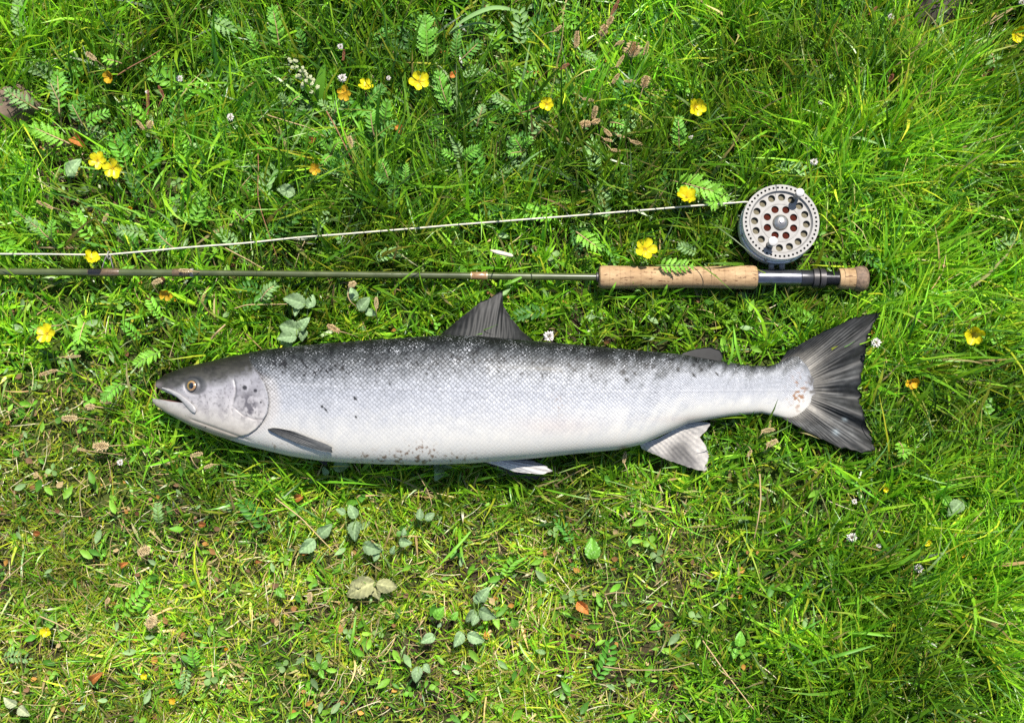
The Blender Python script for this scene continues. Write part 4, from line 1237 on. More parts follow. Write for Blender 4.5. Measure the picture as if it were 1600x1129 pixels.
def pinnate(parent, origin, base, tip, zb, zt, mat, pairs=8, wid=0.30, name='leaf', bowz=0.012):
    """a silverweed leaf: midrib and paired leaflets; returns the midrib object"""
    b, t = W(base[0], base[1], zb), W(tip[0], tip[1], zt)
    forbid(strip_mask([b[:2] + (t - b)[:2] * 0.2, t[:2]], 0.007), zb + 0.006, False, 0.22)
    L = np.linalg.norm(t - b)
    mid = (b + t) / 2 + np.array([random.uniform(-.08, .08) * L, random.uniform(-.08, .08) * L, bowz])
    path = bez(b, mid, t, 14)
    V, F = tube(path, np.linspace(0.0011, 0.0004, 14), 5)
    rib = link(name, mesh(name, V - np.array(origin), F, M['stem_tan'] if random.random() < 0.5 else M['stem_green']), parent)
    ax = (t - b) / L
    side = np.cross([0, 0, 1.0], ax); side /= np.linalg.norm(side)
    holder = rib
    for i in range(pairs):
        s = 0.16 + 0.80 * (i / (pairs - 1))
        k = min(12, int(s * 13)); fr = s * 13 - k
        p = path[k] * (1 - fr) + path[k + 1] * fr
        d = path[k + 1] - path[k]; d /= np.linalg.norm(d)
        ll = L * wid * (0.55 + 0.75 * math.sin(math.pi * min(1, 0.18 + s * 0.72))) * random.uniform(0.85, 1.12)
        for sg in (1, -1):
            ang = math.radians(random.uniform(52, 66) - 16 * s)
            f = d * math.cos(ang) + sg * side * math.sin(ang) + np.array([0, 0, random.uniform(-0.30, 0.18)])
            up = np.array([0, 0, 1.0]) + side * sg * random.uniform(-0.35, 0.25) + np.array([random.uniform(-.2, .2), random.uniform(-.2, .2), 0])
            o = link('leaflet', LEAFLET[mat], holder)
            o.matrix_basis = orient(p - np.array(origin), f, up, ll)
    o = link('leaflet', LEAFLET[mat], holder)
    o.matrix_basis = orient(path[-2] - np.array(origin), ax + np.array([0, 0, -.1]), (0, 0, 1), L * wid * 0.85)
    return rib

SILVERWEED = [  # label, [(base, tip, material, pairs)]
 ('bright green silverweed leaf pointing left, above the pair of yellow flowers', [((112, 226), (52, 199), 'silver_bright', 9)]),
 ('tall silvery green silverweed leaf in the top left corner', [((38, 68), (28, 4), 'silver_pale', 9)]),
 ('upright green silverweed plant right of the brown stone at the left edge', [((93, 180), (90, 116), 'silver_green', 8), ((96, 168), (78, 128), 'silver_pale', 6)]),
 ('grey felted silverweed leaf arching over the brown stone at the left edge', [((60, 172), (12, 143), 'silver_pale', 7)]),
 ('dark green silverweed rosette beside the rust coloured dead leaf, upper left', [((130, 196), (112, 162), 'silver_deep', 7), ((132, 196), (168, 176), 'silver_green', 7), ((128, 192), (128, 152), 'silver_deep', 6)]),
 ('small bright silverweed leaf beside the wilted yellow flower, upper left', [((192, 100), (164, 93), 'silver_bright', 5)]),
 ('silverweed leaf with pale curled leaflets under the top edge, left of centre', [((328, 34), (364, 48), 'silver_pale', 6)]),
 ('green silverweed leaf between the pale curled one and the cream flower spike', [((404, 84), (388, 48), 'silver_green', 7)]),
 ('tall silverweed leaf just left of the cream flower spike', [((437, 78), (426, 14), 'silver_green', 9)]),
 ('narrow silverweed leaf just right of the cream flower spike', [((477, 84), (466, 46), 'silver_deep', 7)]),
 ('large upright silverweed leaf with orange midrib above the open yellow flower', [((668, 100), (664, 28), 'silver_green', 10)]),
 ('pair of dark silverweed leaves right of the one with the orange midrib', [((712, 96), (716, 52), 'silver_deep', 8), ((716, 98), (748, 66), 'silver_deep', 7)]),
 ('silverweed leaf leaning left just right of the open yellow flower at top', [((705, 178), (686, 116), 'silver_green', 10)]),
 ('silverweed leaf overlapping a half hidden yellow flower, left of the open one', [((568, 166), (598, 136), 'silver_deep', 8)]),
 ('silverweed plant in the middle of the upper meadow below the half hidden flower', [((585, 214), (580, 172), 'silver_green', 9), ((600, 200), (606, 160), 'silver_green', 8), ((588, 214), (618, 190), 'silver_deep', 7)]),
 ('pale star shaped silverweed plant above the line, right of the meadow centre', [((722, 252), (708, 216), 'silver_pale', 8), ((722, 252), (744, 232), 'silver_green', 7), ((718, 252), (692, 238), 'silver_green', 6)]),
 ('silver backed silverweed leaf below the stem of the cream flower spike', [((520, 180), (500, 160), 'silver_pale', 6), ((522, 180), (540, 152), 'silver_pale', 6)]),
 ('grey green silverweed tuft left below the cream flower spike', [((452, 168), (438, 148), 'silver_pale', 6), ((452, 168), (470, 150), 'silver_green', 6)]),
 ('fresh green silverweed rosette at the foot of the brown stem, upper middle', [((518, 242), (502, 222), 'silver_green', 7), ((518, 242), (532, 222), 'silver_bright', 7), ((518, 244), (506, 254), 'silver_green', 6)]),
 ('drooping grey silverweed leaf right of the open yellow flower at top', [((744, 200), (754, 166), 'silver_pale', 7)]),
 ('silver edged silverweed leaf left of the yellow flower by the brown seed heads', [((800, 172), (770, 152), 'silver_pale', 7)]),
 ('leafy silverweed plant directly above the line in the middle', [((607, 282), (596, 252), 'silver_green', 8), ((632, 290), (634, 258), 'silver_green', 8), ((610, 284), (588, 276), 'silver_deep', 6)]),
 ('upright silverweed leaf below the yellow flower left of the reel', [((1061, 236), (1060, 186), 'silver_green', 9)]),
 ('fan of green silverweed leaflets under the brown seed heads', [((950, 192), (976, 198), 'silver_green', 6), ((950, 192), (964, 176), 'silver_bright', 6)]),
 ('silver leaflet fan among the brown seed heads', [((908, 82), (930, 94), 'silver_pale', 6)]),
 ('star shaped green silverweed rosette left of the brown seed heads', [((816, 236), (804, 216), 'silver_green', 7), ((816, 236), (830, 218), 'silver_green', 7), ((816, 238), (796, 240), 'silver_green', 6)]),
 ('bright silverweed leaf above the yellow flower on the line', [((1048, 282), (1120, 300), 'silver_bright', 9)]),
 ('silverweed leaf hanging over the top of the cork grip', [((1024, 415), (1080, 416), 'silver_bright', 7)]),
 ('grey green silverweed leaf high up right of the brown seed heads', [((1092, 52), (1084, 30), 'silver_pale', 7)]),
 ('pale silverweed leaf left of the yellow flower above the cork grip', [((900, 362), (936, 388), 'silver_bright', 7)]),
 ('lobed green silverweed leaf just right of the lowest left yellow flower', [((132, 504), (124, 532), 'silver_bright', 5)]),
 ('small silverweed leaf behind the lowest left yellow flower', [((96, 508), (50, 516), 'silver_green', 6)]),
 ('silvery silverweed plant left of the rod guide ring', [((80, 372), (44, 344), 'silver_pale', 8), ((82, 376), (60, 352), 'silver_green', 8), ((84, 378), (84, 346), 'silver_green', 7)]),
 ('feathery silverweed leaf at the left edge above the rod', [((44, 346), (22, 328), 'silver_green', 7)]),
 ('pale silverweed leaf just under the line, right of the guide ring', [((232, 366), (186, 360), 'silver_pale', 7)]),
 ('dark silverweed leaf between line and rod left of the ferrule', [((272, 388), (246, 362), 'silver_deep', 7)]),
 ('small silverweed rosette above the line in the left half', [((380, 346), (366, 328), 'silver_bright', 6), ((380, 346), (396, 332), 'silver_green', 6)]),
 ('feathery grey silverweed leaf under the rod left of the felted leaves', [((408, 470), (430, 446), 'silver_pale', 7)]),
 ('silverweed leaf in front of the salmon snout', [((256, 546), (212, 568), 'silver_bright', 8)]),
 ('silverweed leaf beside the open mouth of the salmon', [((192, 596), (162, 624), 'silver_green', 8)]),
 ('pale silverweed leaf skeleton in the short turf, lower left', [((250, 820), (246, 788), 'silver_pale', 7)]),
 ('small silverweed leaf in the short turf near the bottom left', [((308, 1044), (300, 1014), 'silver_green', 7)]),
 ('pale five fingered silverweed leaf in the top right corner', [((1547, 82), (1552, 102), 'silver_pale', 4)]),
 ('silverweed leaf below the faded yellow flower, right of the tail', [((1404, 690), (1410, 712), 'silver_bright', 5)]),
 ('silverweed leaf between reel and the seed heads', [((1138, 300), (1112, 318), 'silver_bright', 5)]),
 ('grey silverweed leaf between the cork grip and the yellow flower', [((1090, 396), (1062, 384), 'silver_pale', 6)]),
]
for lab, leaves in SILVERWEED:
    zb = 0.012
    over = 'hanging over' in lab
    b0 = W(leaves[0][0][0], leaves[0][0][1], 0.0)
    multi = len(leaves) > 1
    t = thing('silverweed_plant' if multi else 'silverweed_leaf', b0.tolist(), lab, 'plant', 'silverweed growing in the meadow')
    for (b, tp, mt, pr) in leaves:
        pinnate(t, b0, b, tp, 0.050 if over else 0.034 + random.uniform(0, .006), 0.054 if over else 0.054 + random.uniform(-.004, .008), mt, pr, wid=random.uniform(0.19, 0.24) if pr > 5 else 0.32, name='leaf' if multi else 'midrib', bowz=0.008 if over else 0.012)

# felted oval leaves -------------------------------------------------
def oval_mesh(name, mat, curl=0.2, fold=0.25, seed=0):
    rr = np.random.default_rng(seed)
    nu, nv = 17, 13
    V, CC = [], []
    for i in range(nu):
        t = i / (nu - 1)
        w = 0.36 * math.sin(math.pi * t ** 0.8) ** 0.75 * (1 - 0.25 * t)
        if 0 < i < nu - 1: w *= 1 + 0.07 * (-1) ** i
        for j in range(nv):
            s = (j / (nv - 1) - 0.5) * 2
            z = fold * abs(s) * w + curl * (t - 0.4) ** 2 * -1.0 + 0.07 * math.sin(7 * t + 3 * s + seed) * abs(s) + 0.020 * math.cos(t * 30 - abs(s) * 7)
            V.append((t, s * w, z))
            vein = max(math.exp(-(s / 0.10) ** 2), 0.6 * max(0.0, math.cos(t * 30 - abs(s) * 7)) ** 4)
            CC.append(np.array([1.0, 1.0, 1.0]) * (0.85 + 0.45 * vein) * (0.9 + 0.2 * rr.random()))
    return mesh(name, V, grid_faces(nu, nv), mat, True, np.array(CC))
OVAL = [oval_mesh('leaf', M['felted'], .45, .5, i) for i in range(3)] + [oval_mesh('leaf', M['felted'], .45, .1, 7)]
OVALD = [oval_mesh('leaf', M['felted_dry'], .7, .5, 3), oval_mesh('leaf', M['felted_dry'], -.6, -.4, 5)]
OVALG = [oval_mesh('leaf', M['herb_leaf'], .3, .45, 9), oval_mesh('leaf', M['herb_leaf'], .5, .3, 11)]
OVALW = [oval_mesh('leaf', M['whitish_leaf'], .4, .6, 13)]
FELTED = [  # label, stem base, leaves: (base, tip, kind)
 ('felted grey green leaves right above the back of the salmon, left of the dorsal fin', (470, 508), [((464, 526), (430, 528), 0), ((470, 516), (432, 508), 1), ((468, 518), (482, 494), 2), ((478, 515), (470, 535), 0), ((440, 530), (458, 545), 1)]),
 ('felted pale leaves close under the rod above the salmon head', (470, 482), [((478, 476), (440, 464), 0), ((482, 482), (490, 458), 2), ((466, 478), (460, 494), 1)]),
 ('felted pale leaf pair beside dried pink leaf under the rod', (566, 478), [((560, 486), (578, 462), 1), ((556, 470), (544, 446), 3), ((570, 486), (590, 492), 0)]),
 ('felted grey leaf above the line left of centre', (456, 306), [((462, 304), (430, 292), 0)]),
 ('felted pale leaf left of the paired yellow flowers', (104, 274), [((104, 276), (124, 246), 3)]),
 ('felted leaf pair on a dry stem, left one of the row below the salmon', (500, 840), [((492, 842), (466, 866), 1), ((496, 838), (520, 818), 0)]),
 ('two felted leaves one above the other in the shade edge below the salmon', (548, 850), [((556, 810), (544, 786), 2), ((556, 812), (553, 846), 1), ((540, 802), (524, 794), 0)]),
 ('broad felted leaf with a dry stalk across it below the salmon', (596, 852), [((566, 850), (598, 862), 0), ((590, 862), (584, 878), 3)]),
 ('small felted leaf cluster at the right end of the row below the salmon', (630, 848), [((630, 838), (632, 824), 3), ((622, 846), (644, 848), 1), ((612, 866), (616, 852), 0)]),
 ('felted leaf pair at the shadow edge under the middle of the salmon', (668, 812), [((656, 812), (656, 792), 0), ((664, 812), (680, 800), 3)]),
 ('crumpled half dried grey leaves in the turf under the salmon', (585, 918), [((586, 908), (538, 932), 'd0'), ((588, 912), (624, 918), 'd1'), ((584, 914), (592, 938), 'd0'), ((566, 906), (544, 918), 'd0')]),
 ('felted leaf cluster right of the crumpled dried leaves', (745, 970), [((742, 952), (728, 974), 2), ((748, 952), (776, 966), 0), ((746, 958), (738, 978), 3), ((748, 940), (764, 916), 1), ((740, 940), (758, 926), 0)]),
 ('dark felted leaves just below the cluster right of the crumpled leaves', (728, 990), [((722, 986), (710, 1012), 1), ((730, 990), (758, 1002), 0)]),
 ('small felted leaf left of the dark felted leaves near the bottom', (672, 1002), [((680, 992), (656, 1004), 0), ((684, 980), (690, 972), 3)]),
 ('pale curled leaf hanging in the turf near the bottom centre', (655, 1070), [((654, 1040), (648, 1068), 3), ((662, 1036), (672, 1052), 3)]),
 ('round fresh green leaf pair left of the felted cluster', (690, 960), [((680, 966), (694, 946), 'g1'), ((706, 968), (716, 954), 'g0')]),
 ('fresh green round leaf in the turf under the salmon head', (440, 925), [((432, 918), (446, 934), 'g1')]),
 ('green leaf trio in the turf near the bottom left', (500, 1045), [((500, 1042), (484, 1034), 'g0'), ((502, 1044), (512, 1030), 'g0'), ((500, 1046), (506, 1060), 'g1')]),
 ('bright light green young leaf right of centre below the salmon', (925, 872), [((926, 874), (924, 836), 'g1'), ((926, 872), (914, 852), 'g1'), ((926, 872), (938, 852), 'g1')]),
 ('pale whitish green leaf lying in the bottom left corner', (26, 1102), [((26, 1102), (4, 1090), 'w'), ((28, 1104), (46, 1118), 'w')]),
 ('felted leaves at the belly edge of the salmon behind the pectoral fin', (516, 738), [((512, 742), (504, 728), 0), ((520, 730), (548, 726), 1)]),
 ('felted leaf pair at the belly edge under the middle of the salmon', (684, 735), [((690, 728), (680, 752), 1), ((676, 730), (706, 728), 0)]),
 ('dark pointed leaf lying in the grass at the right edge', (1490, 790), [((1504, 782), (1480, 806), 0), ((1470, 776), (1492, 790), 'g0')]),
 ('green oval leaf pair in the grass right of the tail', (1540, 640), [((1534, 640), (1552, 620), 'g0'), ((1536, 642), (1556, 640), 'g0')]),
 ('green leaf pair low at the right of the bottom middle', (1150, 1005), [((1150, 1012), (1146, 1030), 'g0'), ((1154, 1010), (1158, 984), 'g0')]),
 ('round bright leaf below the salmon, right of the pectoral shadow', (830, 905), [((806, 980), (800, 964), 'g1')]),
]
for lab, sb, leaves in FELTED:
    b0 = W(sb[0], sb[1], 0.0)
    t = thing('felted_herb' if not all(str(l[2]).startswith('g') for l in leaves) else 'green_herb', b0.tolist(), lab, 'plant', 'broad leaved herbs in the turf')
    for (b, tp, kd) in leaves:
        me = OVALW[0] if kd == 'w' else OVALD[int(kd[1])] if str(kd).startswith('d') else OVALG[int(kd[1])] if str(kd).startswith('g') else OVAL[kd]
        zb = random.uniform(0.026, 0.036)
        pb, pt = W(b[0], b[1], zb), W(tp[0], tp[1], zb + random.uniform(-0.002, 0.008))
        forbid(strip_mask([pb[:2], pt[:2]], 0.006), zb, False, 0.15)
        o = link('leaf', me, t)
        o.matrix_basis = orient(pb - b0, pt - pb, (random.uniform(-.3, .3), random.uniform(-.3, .3), 1), np.linalg.norm(pt - pb) * 0.96)
        path = bez(b0 - b0 + [random.uniform(-.003, .003), random.uniform(-.003, .003), 0.0], (pb - b0) * 0.5 + [0, 0, zb * 0.7], pb - b0, 6)
        V, F = tube(path, 0.0006, 5)
        link('stalk', mesh('stalk', V, F, M['stem_green']), t)

# yellow flowers ------------------------------------------------------
def petal_mesh(name, mat, seed):
    rr = np.random.default_rng(seed)
    nu, nv = 7, 7
    V, CC = [], []
    for i in range(nu):
        t = i / (nu - 1)
        w = 0.53 * (math.sin(math.pi * (0.10 + 0.80 * t)) ** 0.6) * (0.35 + 0.75 * t)
        for j in range(nv):
            s = (j / (nv - 1) - 0.5) * 2
            x = t * (1 - 0.10 * s * s * t) - (0.05 * t * math.exp(-(s / 0.25) ** 2) if i == nu - 1 else 0)
            z = 0.20 * t * t + 0.16 * s * s * t - 0.09 * math.sin(5 * t + seed * 1.7) * s + 0.05 * math.sin(7 * s + seed) * t
            V.append((x, s * w, z))
            CC.append(np.array([1.0, 0.80 + 0.20 * min(1, t * 1.8) - 0.06 * (j % 2), 1.0]) * (0.94 + 0.12 * rr.random()))
    return mesh(name, V, grid_faces(nu, nv), mat, True, np.array(CC))
PETAL = [petal_mesh('petal', M['petal'], i) for i in range(3)]
PETALO = [petal_mesh('petal', M['petal_old'], i + 5) for i in range(3)]
def centre_mesh():
    V, F = [], []
    rr = np.random.default_rng(2)
    k = 0
    for i in range(22):
        a = i * 2.4; r = 0.30 * math.sqrt(i / 22)
        c = np.array([r * math.cos(a), r * math.sin(a), 0.10 + 0.10 * (1 - r / .3)])
        s = 0.055
        for d in ((s, 0, 0), (0, s, 0), (-s, 0, 0), (0, -s, 0), (0, 0, s), (0, 0, -s)): V.append(c + d)
        for q in ((0, 1, 4), (1, 2, 4), (2, 3, 4), (3, 0, 4), (1, 0, 5), (2, 1, 5), (3, 2, 5), (0, 3, 5)): F.append(tuple(k + x for x in q))
        k += 6
    return mesh('flower_centre', V, F, M['anther'])
CENTRE = centre_mesh()
SEPAL = leaflet_mesh('sepal', M['stem_green'], 1)
def yellow_flower(x, y, dia, lab, tilt=(0, 0), petals=5, old=False, cup=0.0, z=None, missing=()):
    b = W(x + random.uniform(-10, 10), y + random.uniform(4, 18), 0.0)
    z = z if z is not None else 0.056 if not old else 0.044
    h = W(x, y, z)
    forbid(strip_mask([h[:2] - 0.001, h[:2] + 0.001], dia * PX * 0.42), z - 0.004, False, 0.06)
    t = thing('yellow_flower', b.tolist(), lab, 'flower', 'yellow silverweed flowers')
    n = Vector((tilt[0] * 1.5 + random.uniform(-.22, .22), tilt[1] * 1.3 + random.uniform(-.22, .12), 1)).normalized()
    path = bez(b - b, (h - b) * 0.5 + [0.003, 0.002, z * 0.3], h - b - np.array(n) * 0.002, 8)
    V, F = tube(path, 0.0007, 6)
    link('stem', mesh('stem', V, F, M['stem_green'] if random.random() < .6 else M['stem_red']), t)
    q = Vector((0, 0, 1)).rotation_difference(n)
    r = dia * PX / 2 * 1.0
    a0 = random.uniform(0, 6.28)
    for i in range(petals):
        if i in missing: continue
        a = a0 + i * 2 * math.pi / petals + random.uniform(-.12, .12)
        cu = cup + random.uniform(-0.08, 0.18)
        f = q @ Vector((math.cos(a) * math.cos(cu), math.sin(a) * math.cos(cu), math.sin(cu)))
        up = q @ Vector((-math.cos(a) * math.sin(cu) + random.uniform(-.15, .15), -math.sin(a) * math.sin(cu) + random.uniform(-.15, .15), math.cos(cu)))
        o = link('petal', (PETALO if old else PETAL)[i % 3], t)
        o.matrix_basis = orient(np.array(Vector((h - b).tolist()) + f * r * 0.10), f, up, r * random.uniform(0.9, 1.06))
        if i % 1 == 0 and not old:
            a2 = a + math.pi / petals
            f2 = q @ Vector((math.cos(a2), math.sin(a2), -0.1))
            s = link('sepal', SEPAL, t)
            s.matrix_basis = orient(np.array(Vector((h - b).tolist()) - n * 0.001), f2, n, r * 0.62)
    c = link('flower_centre', CENTRE, t)
    c.matrix_basis = orient(h - b, q @ Vector((1, 0, 0)), n, r * 0.62)
    return t
FLOWERS = [
 (153, 251, 28, 'upper left one of the touching pair of yellow flowers', (-.05, -.1), False, .1),
 (177, 263, 32, 'lower right one of the touching pair of yellow flowers', (.05, -.15), False, .15),
 (655, 127, 32, 'large open yellow flower near the top middle', (0, -.1), False, .1),
 (1086, 167, 32, 'open yellow flower high up left above the reel', (.1, -.35), False, .25),
 (1072, 309, 34, 'yellow flower standing in front of the fly line', (.1, .3), False, .35),
 (1008, 389, 34, 'open yellow flower just above the cork grip', (0, -.1), False, .1),
 (74, 521, 30, 'open yellow flower left of the salmon head', (0, -.05), False, .05),
 (142, 405, 28, 'yellow flower half open beside the rod guide ring', (.25, .5), False, .35),
 (854, 163, 24, 'yellow flower crossed by a stalk left of the brown seed heads', (0, -.1), False, .2),
 (1521, 521, 34, 'open yellow flower at the right edge beyond the tail', (.05, -.4), False, .3),
 (1423, 596, 26, 'faded yellow flower between the tail and the right edge', (.1, -.3), True, .5),
 (1588, 53, 28, 'yellow flower in the top right corner', (.1, -.4), False, .3),
 (260, 458, 22, 'drooping yellow flower just under the rod', (0, -.6), True, .3),
 (571, 136, 26, 'yellow flower half hidden behind a silverweed leaf', (0, .4), False, .3),
 (173, 119, 24, 'wilting yellow flower split by a stem, upper left', (-.2, -.3), True, .4),
 (538, 145, 24, 'withered orange flower under the small white bloom', (0, -.3), True, .1),
 (493, 264, 20, 'small frayed orange flower in the upper middle', (0, -.2), True, .2),
 (205, 325, 14, 'closed tan yellow bud above the guide ring', (0, -.2), True, .9),
 (72, 984, 18, 'small yellow flower in the short turf, bottom left', (.1, -.1), False, .3),
 (1447, 846, 14, 'small yellow flower in the long grass, lower right', (.1, -.3), False, .4),
 (1503, 866, 10, 'tiny orange bud right of the small yellow flower, lower right', (0, -.2), True, .8),
 (1383, 763, 12, 'tiny yellow flower below the tail tip', (0, -.2), False, .5),
 (1155, 930, 13, 'small round orange bud below the anal fin', (0, -.1), True, .8),
 (353, 1016, 14, 'upright orange bud near the bottom, left of centre', (0, .6), True, .9),
 (225, 1055, 12, 'tiny yellow flower near the bottom left', (0, 0), False, .4),
 (270, 1093, 13, 'tiny orange flower at the bottom edge, left', (0, 0), True, .4),
 (1387, 142, 10, 'tiny orange bud in the long grass, upper right', (0, -.2), True, .8),
 (275, 468, 8, 'tiny yellow bud beside the drooping flower under the rod', (0, -.2), True, .9),
]
for (x, y, d, lab, tl, old, cup) in FLOWERS:
    yellow_flower(x, y, d * 1.0, lab, tl, 5, old, cup, z=(0.058 if y < 560 else 0.040) if d > 16 else 0.036)

# brown seed heads ----------------------------------------------------
def seedhead_mesh(name, L, w, seed, fluff, mat):
    rr = np.random.default_rng(seed)
    V, F = [], []
    k = 0
    n = int(70 + 50 * L / 0.012)
    for i in range(n):
        t = (i + 0.5) / n
        a = i * 2.4
        rad = w * math.sin(math.pi * (0.08 + 0.86 * t)) ** 0.7
        c = np.array([L * (t - 0.5), rad * math.cos(a) * 0.85, rad * math.sin(a) * 0.85])
        out = np.array([0.25, math.cos(a), math.sin(a)])
        s = w * rr.uniform(0.18, 0.30)
        e1 = np.array([1.0, 0, 0]); e2 = np.cross(out, e1)
        for d in (e1 * s, e2 * s, -e1 * s, -e2 * s, out * s * (1.0 + fluff * rr.random() * 2.2), -out * s): V.append(c + d)
        for q in ((0, 1, 4), (1, 2, 4), (2, 3, 4), (3, 0, 4), (1, 0, 5), (2, 1, 5), (3, 2, 5), (0, 3, 5)): F.append(tuple(k + x for x in q))
        k += 6
    return mesh(name, V, F, mat, smooth=False)
M['seed_pale'] = simple_material('seed_head_pale', (0.46, 0.35, 0.18), rough=0.85, vary=0.4, nscale=700, bumps=0.6)
M['seed_red'] = simple_material('seed_head_red_brown', (0.26, 0.09, 0.05), rough=0.8, vary=0.4, nscale=700, bumps=0.6)
SEEDS = [  # x, y, stem base, length px, width px, direction deg, material, fluff, label
 (872, 45, (828, 66), 14, 7, 40, 'seed', .3, 'brown seed head leaning left on a bare stem, leftmost of the top cluster'),
 (901, 62, (898, 98), 26, 10, 85, 'seed', .9, 'fluffy tan seed head standing alone left in the top cluster'),
 (943, 48, (925, 98), 18, 14, 70, 'seed', 1.0, 'round fluffy tan seed head above the middle of the top cluster'),
 (953, 33, (938, 80), 16, 10, 60, 'seed', .8, 'small tan seed head just above the round fluffy one'),
 (961, 12, (945, 60), 26, 8, 62, 'seed_red', .2, 'slim brown seed head touching the top edge'),
 (969, 67, (940, 100), 14, 8, 20, 'seed', .3, 'short brown seed head left above the largest one'),
 (989, 78, (986, 112), 22, 22, 80, 'seed', 1.2, 'largest fluffy tan seed head at the right of the top cluster'),
 (1010, 76, (990, 95), 22, 8, 75, 'seed', .6, 'narrow tan seed head right beside the largest one'),
 (969, 96, (936, 120), 22, 8, 58, 'seed', .3, 'brown seed head below the largest one'),
 (882, 104, (850, 112), 16, 8, 30, 'seed_red', .3, 'dull brown seed head lying left under the fluffy one'),
 (962, 123, (958, 150), 18, 9, 55, 'seed', .4, 'left one of three seed heads in a row below the largest one'),
 (983, 127, (1000, 136), 16, 7, 0, 'seed', .2, 'middle one of three seed heads in a row below the largest one'),
 (1008, 128, (988, 190), 18, 13, 70, 'seed', 1.1, 'fluffy right one of three seed heads in a row on a long bare stem'),
 (919, 156, (882, 142), 18, 7, -12, 'seed', .2, 'smooth brown seed head on a bent stem right of the crossed yellow flower'),
 (929, 176, (945, 200), 20, 10, 75, 'seed', .8, 'upper seed head of the lower cluster'),
 (913, 194, (940, 190), 18, 13, 10, 'seed', .7, 'leftmost seed head of the lower cluster'),
 (931, 190, (944, 196), 14, 10, 20, 'seed', .7, 'central seed head of the lower cluster'),
 (949, 207, (936, 198), 18, 9, -45, 'seed', .4, 'seed head below the centre of the lower cluster'),
 (950, 219, (916, 204), 14, 7, -15, 'seed', .2, 'lower left seed head hanging under the lower cluster'),
 (970, 213, (950, 206), 12, 6, -15, 'seed', .2, 'tiny seed head on the right stem of the lower cluster'),
 (994, 223, (974, 214), 20, 8, -20, 'seed', .2, 'rightmost smooth seed head at the end of the lower cluster'),
 (962, 235, (930, 214), 15, 7, -8, 'seed', .2, 'lowest seed head of the lower cluster'),
 (142, 88, (172, 112), 20, 10, -40, 'seed_pale', .7, 'tan seed head above the wilting yellow flower, upper left'),
 (231, 160, (230, 196), 40, 6, 88, 'seed_red', .2, 'dark upright plantain spike with white tip, upper left'),
 (252, 143, (240, 196), 22, 6, -62, 'seed_red', .3, 'dark plantain spike bending right beside the upright one'),
 (219, 195, (240, 212), 20, 7, -50, 'seed', .5, 'brown seed head left of the tan tuft, upper left'),
 (234, 195, (240, 216), 12, 11, 60, 'seed_pale', .9, 'tan tuft at the foot of the dark plantain spikes'),
 (547, 222, (552, 256), 18, 10, 100, 'seed_pale', .8, 'tan seed head in the upper middle above the line'),
 (70, 320, (108, 332), 30, 8, -25, 'seed', .3, 'long brown seed head lying left above the rod'),
 (165, 340, (170, 362), 14, 8, 60, 'seed', .3, 'small brown seed head above the guide ring'),
 (290, 423, (330, 430), 22, 8, -5, 'seed_pale', .6, 'tan seed head lying on the rod beside the ferrule'),
 (245, 440, (256, 470), 16, 9, 20, 'seed_pale', .8, 'pale tuft under the rod left of the ferrule'),
 (521, 513, (566, 528), 22, 11, -28, 'seed', .7, 'plump tan seed head above the back of the salmon'),
 (550, 444, (545, 470), 12, 10, 30, 'seed_pale', .8, 'tan tuft on a curved pale stem close under the rod'),
 (588, 473, (590, 512), 18, 8, 92, 'seed_pale', .5, 'upright tan seed head between rod and salmon'),
 (75, 582, (110, 584), 30, 9, 15, 'seed', .8, 'tan seed head left of the salmon snout'),
 (114, 557, (80, 560), 24, 6, 4, 'seed_pale', .4, 'slim pale seed head under the left yellow flower'),
 (165, 628, (190, 634), 18, 9, -8, 'seed', .7, 'tan seed head below the salmon snout'),
 (140, 635, (190, 640), 14, 12, 0, 'seed_pale', .9, 'loose tan tuft left of the one below the snout'),
 (108, 653, (160, 656), 24, 12, 0, 'seed_pale', 1.1, 'yellowish fluffy seed head left below the salmon snout'),
 (157, 697, (215, 694), 24, 18, 0, 'seed_pale', 1.1, 'round fluffy tan seed head left of the gill cover'),
 (127, 702, (200, 712), 14, 7, -10, 'seed', .3, 'small pinkish brown seed head beside the round fluffy one'),
 (307, 710, (314, 740), 20, 10, 12, 'seed_pale', .8, 'tan tuft under the throat of the salmon'),
 (326, 728, (352, 726), 16, 8, 20, 'seed_pale', .6, 'tan tuft right beside the one under the throat'),
 (236, 971, (240, 990), 20, 18, 60, 'seed_pale', 1.2, 'round fluffy seed head in the turf, bottom left'),
 (225, 860, (236, 880), 20, 16, 20, 'seed_pale', 1.1, 'fluffy tan seed head in the turf, lower left'),
 (168, 938, (170, 960), 10, 9, 60, 'seed', .6, 'small tan seed head in the turf, lower left'),
 (187, 914, (160, 908), 16, 8, -5, 'seed', .5, 'pinkish tan seed head above the small one, lower left'),
 (1200, 672, (1180, 690), 20, 10, 10, 'seed_pale', .8, 'tan seed head under the tail root'),
 (1206, 692, (1190, 712), 18, 12, 30, 'seed_pale', .8, 'pinkish tan seed head below the one under the tail root'),
 (1171, 708, (1160, 690), 12, 7, 60, 'seed', .6, 'small brown seed head left below the tail root'),
 (976, 714, (984, 748), 18, 9, 80, 'seed_pale', .6, 'tan seed head at the vent of the salmon'),
 (484, 933, (480, 950), 16, 12, 90, 'seed_pale', .8, 'tan tuft in the turf below the felted leaf pair'),
 (1546, 112, (1528, 130), 28, 7, 38, 'seed_red', .2, 'red brown spike in the top right corner'),
 (1364, 17, (1350, 30), 18, 6, 45, 'seed_red', .3, 'short red brown spike at the top right edge'),
 (537, 86, (530, 104), 18, 6, 85, 'seed_red', .2, 'red brown spike with white tip right of the cream flower'),
 (1392, 122, (1385, 140), 14, 8, 60, 'seed_red', .5, 'brown seed head in the long grass, upper right'),
]
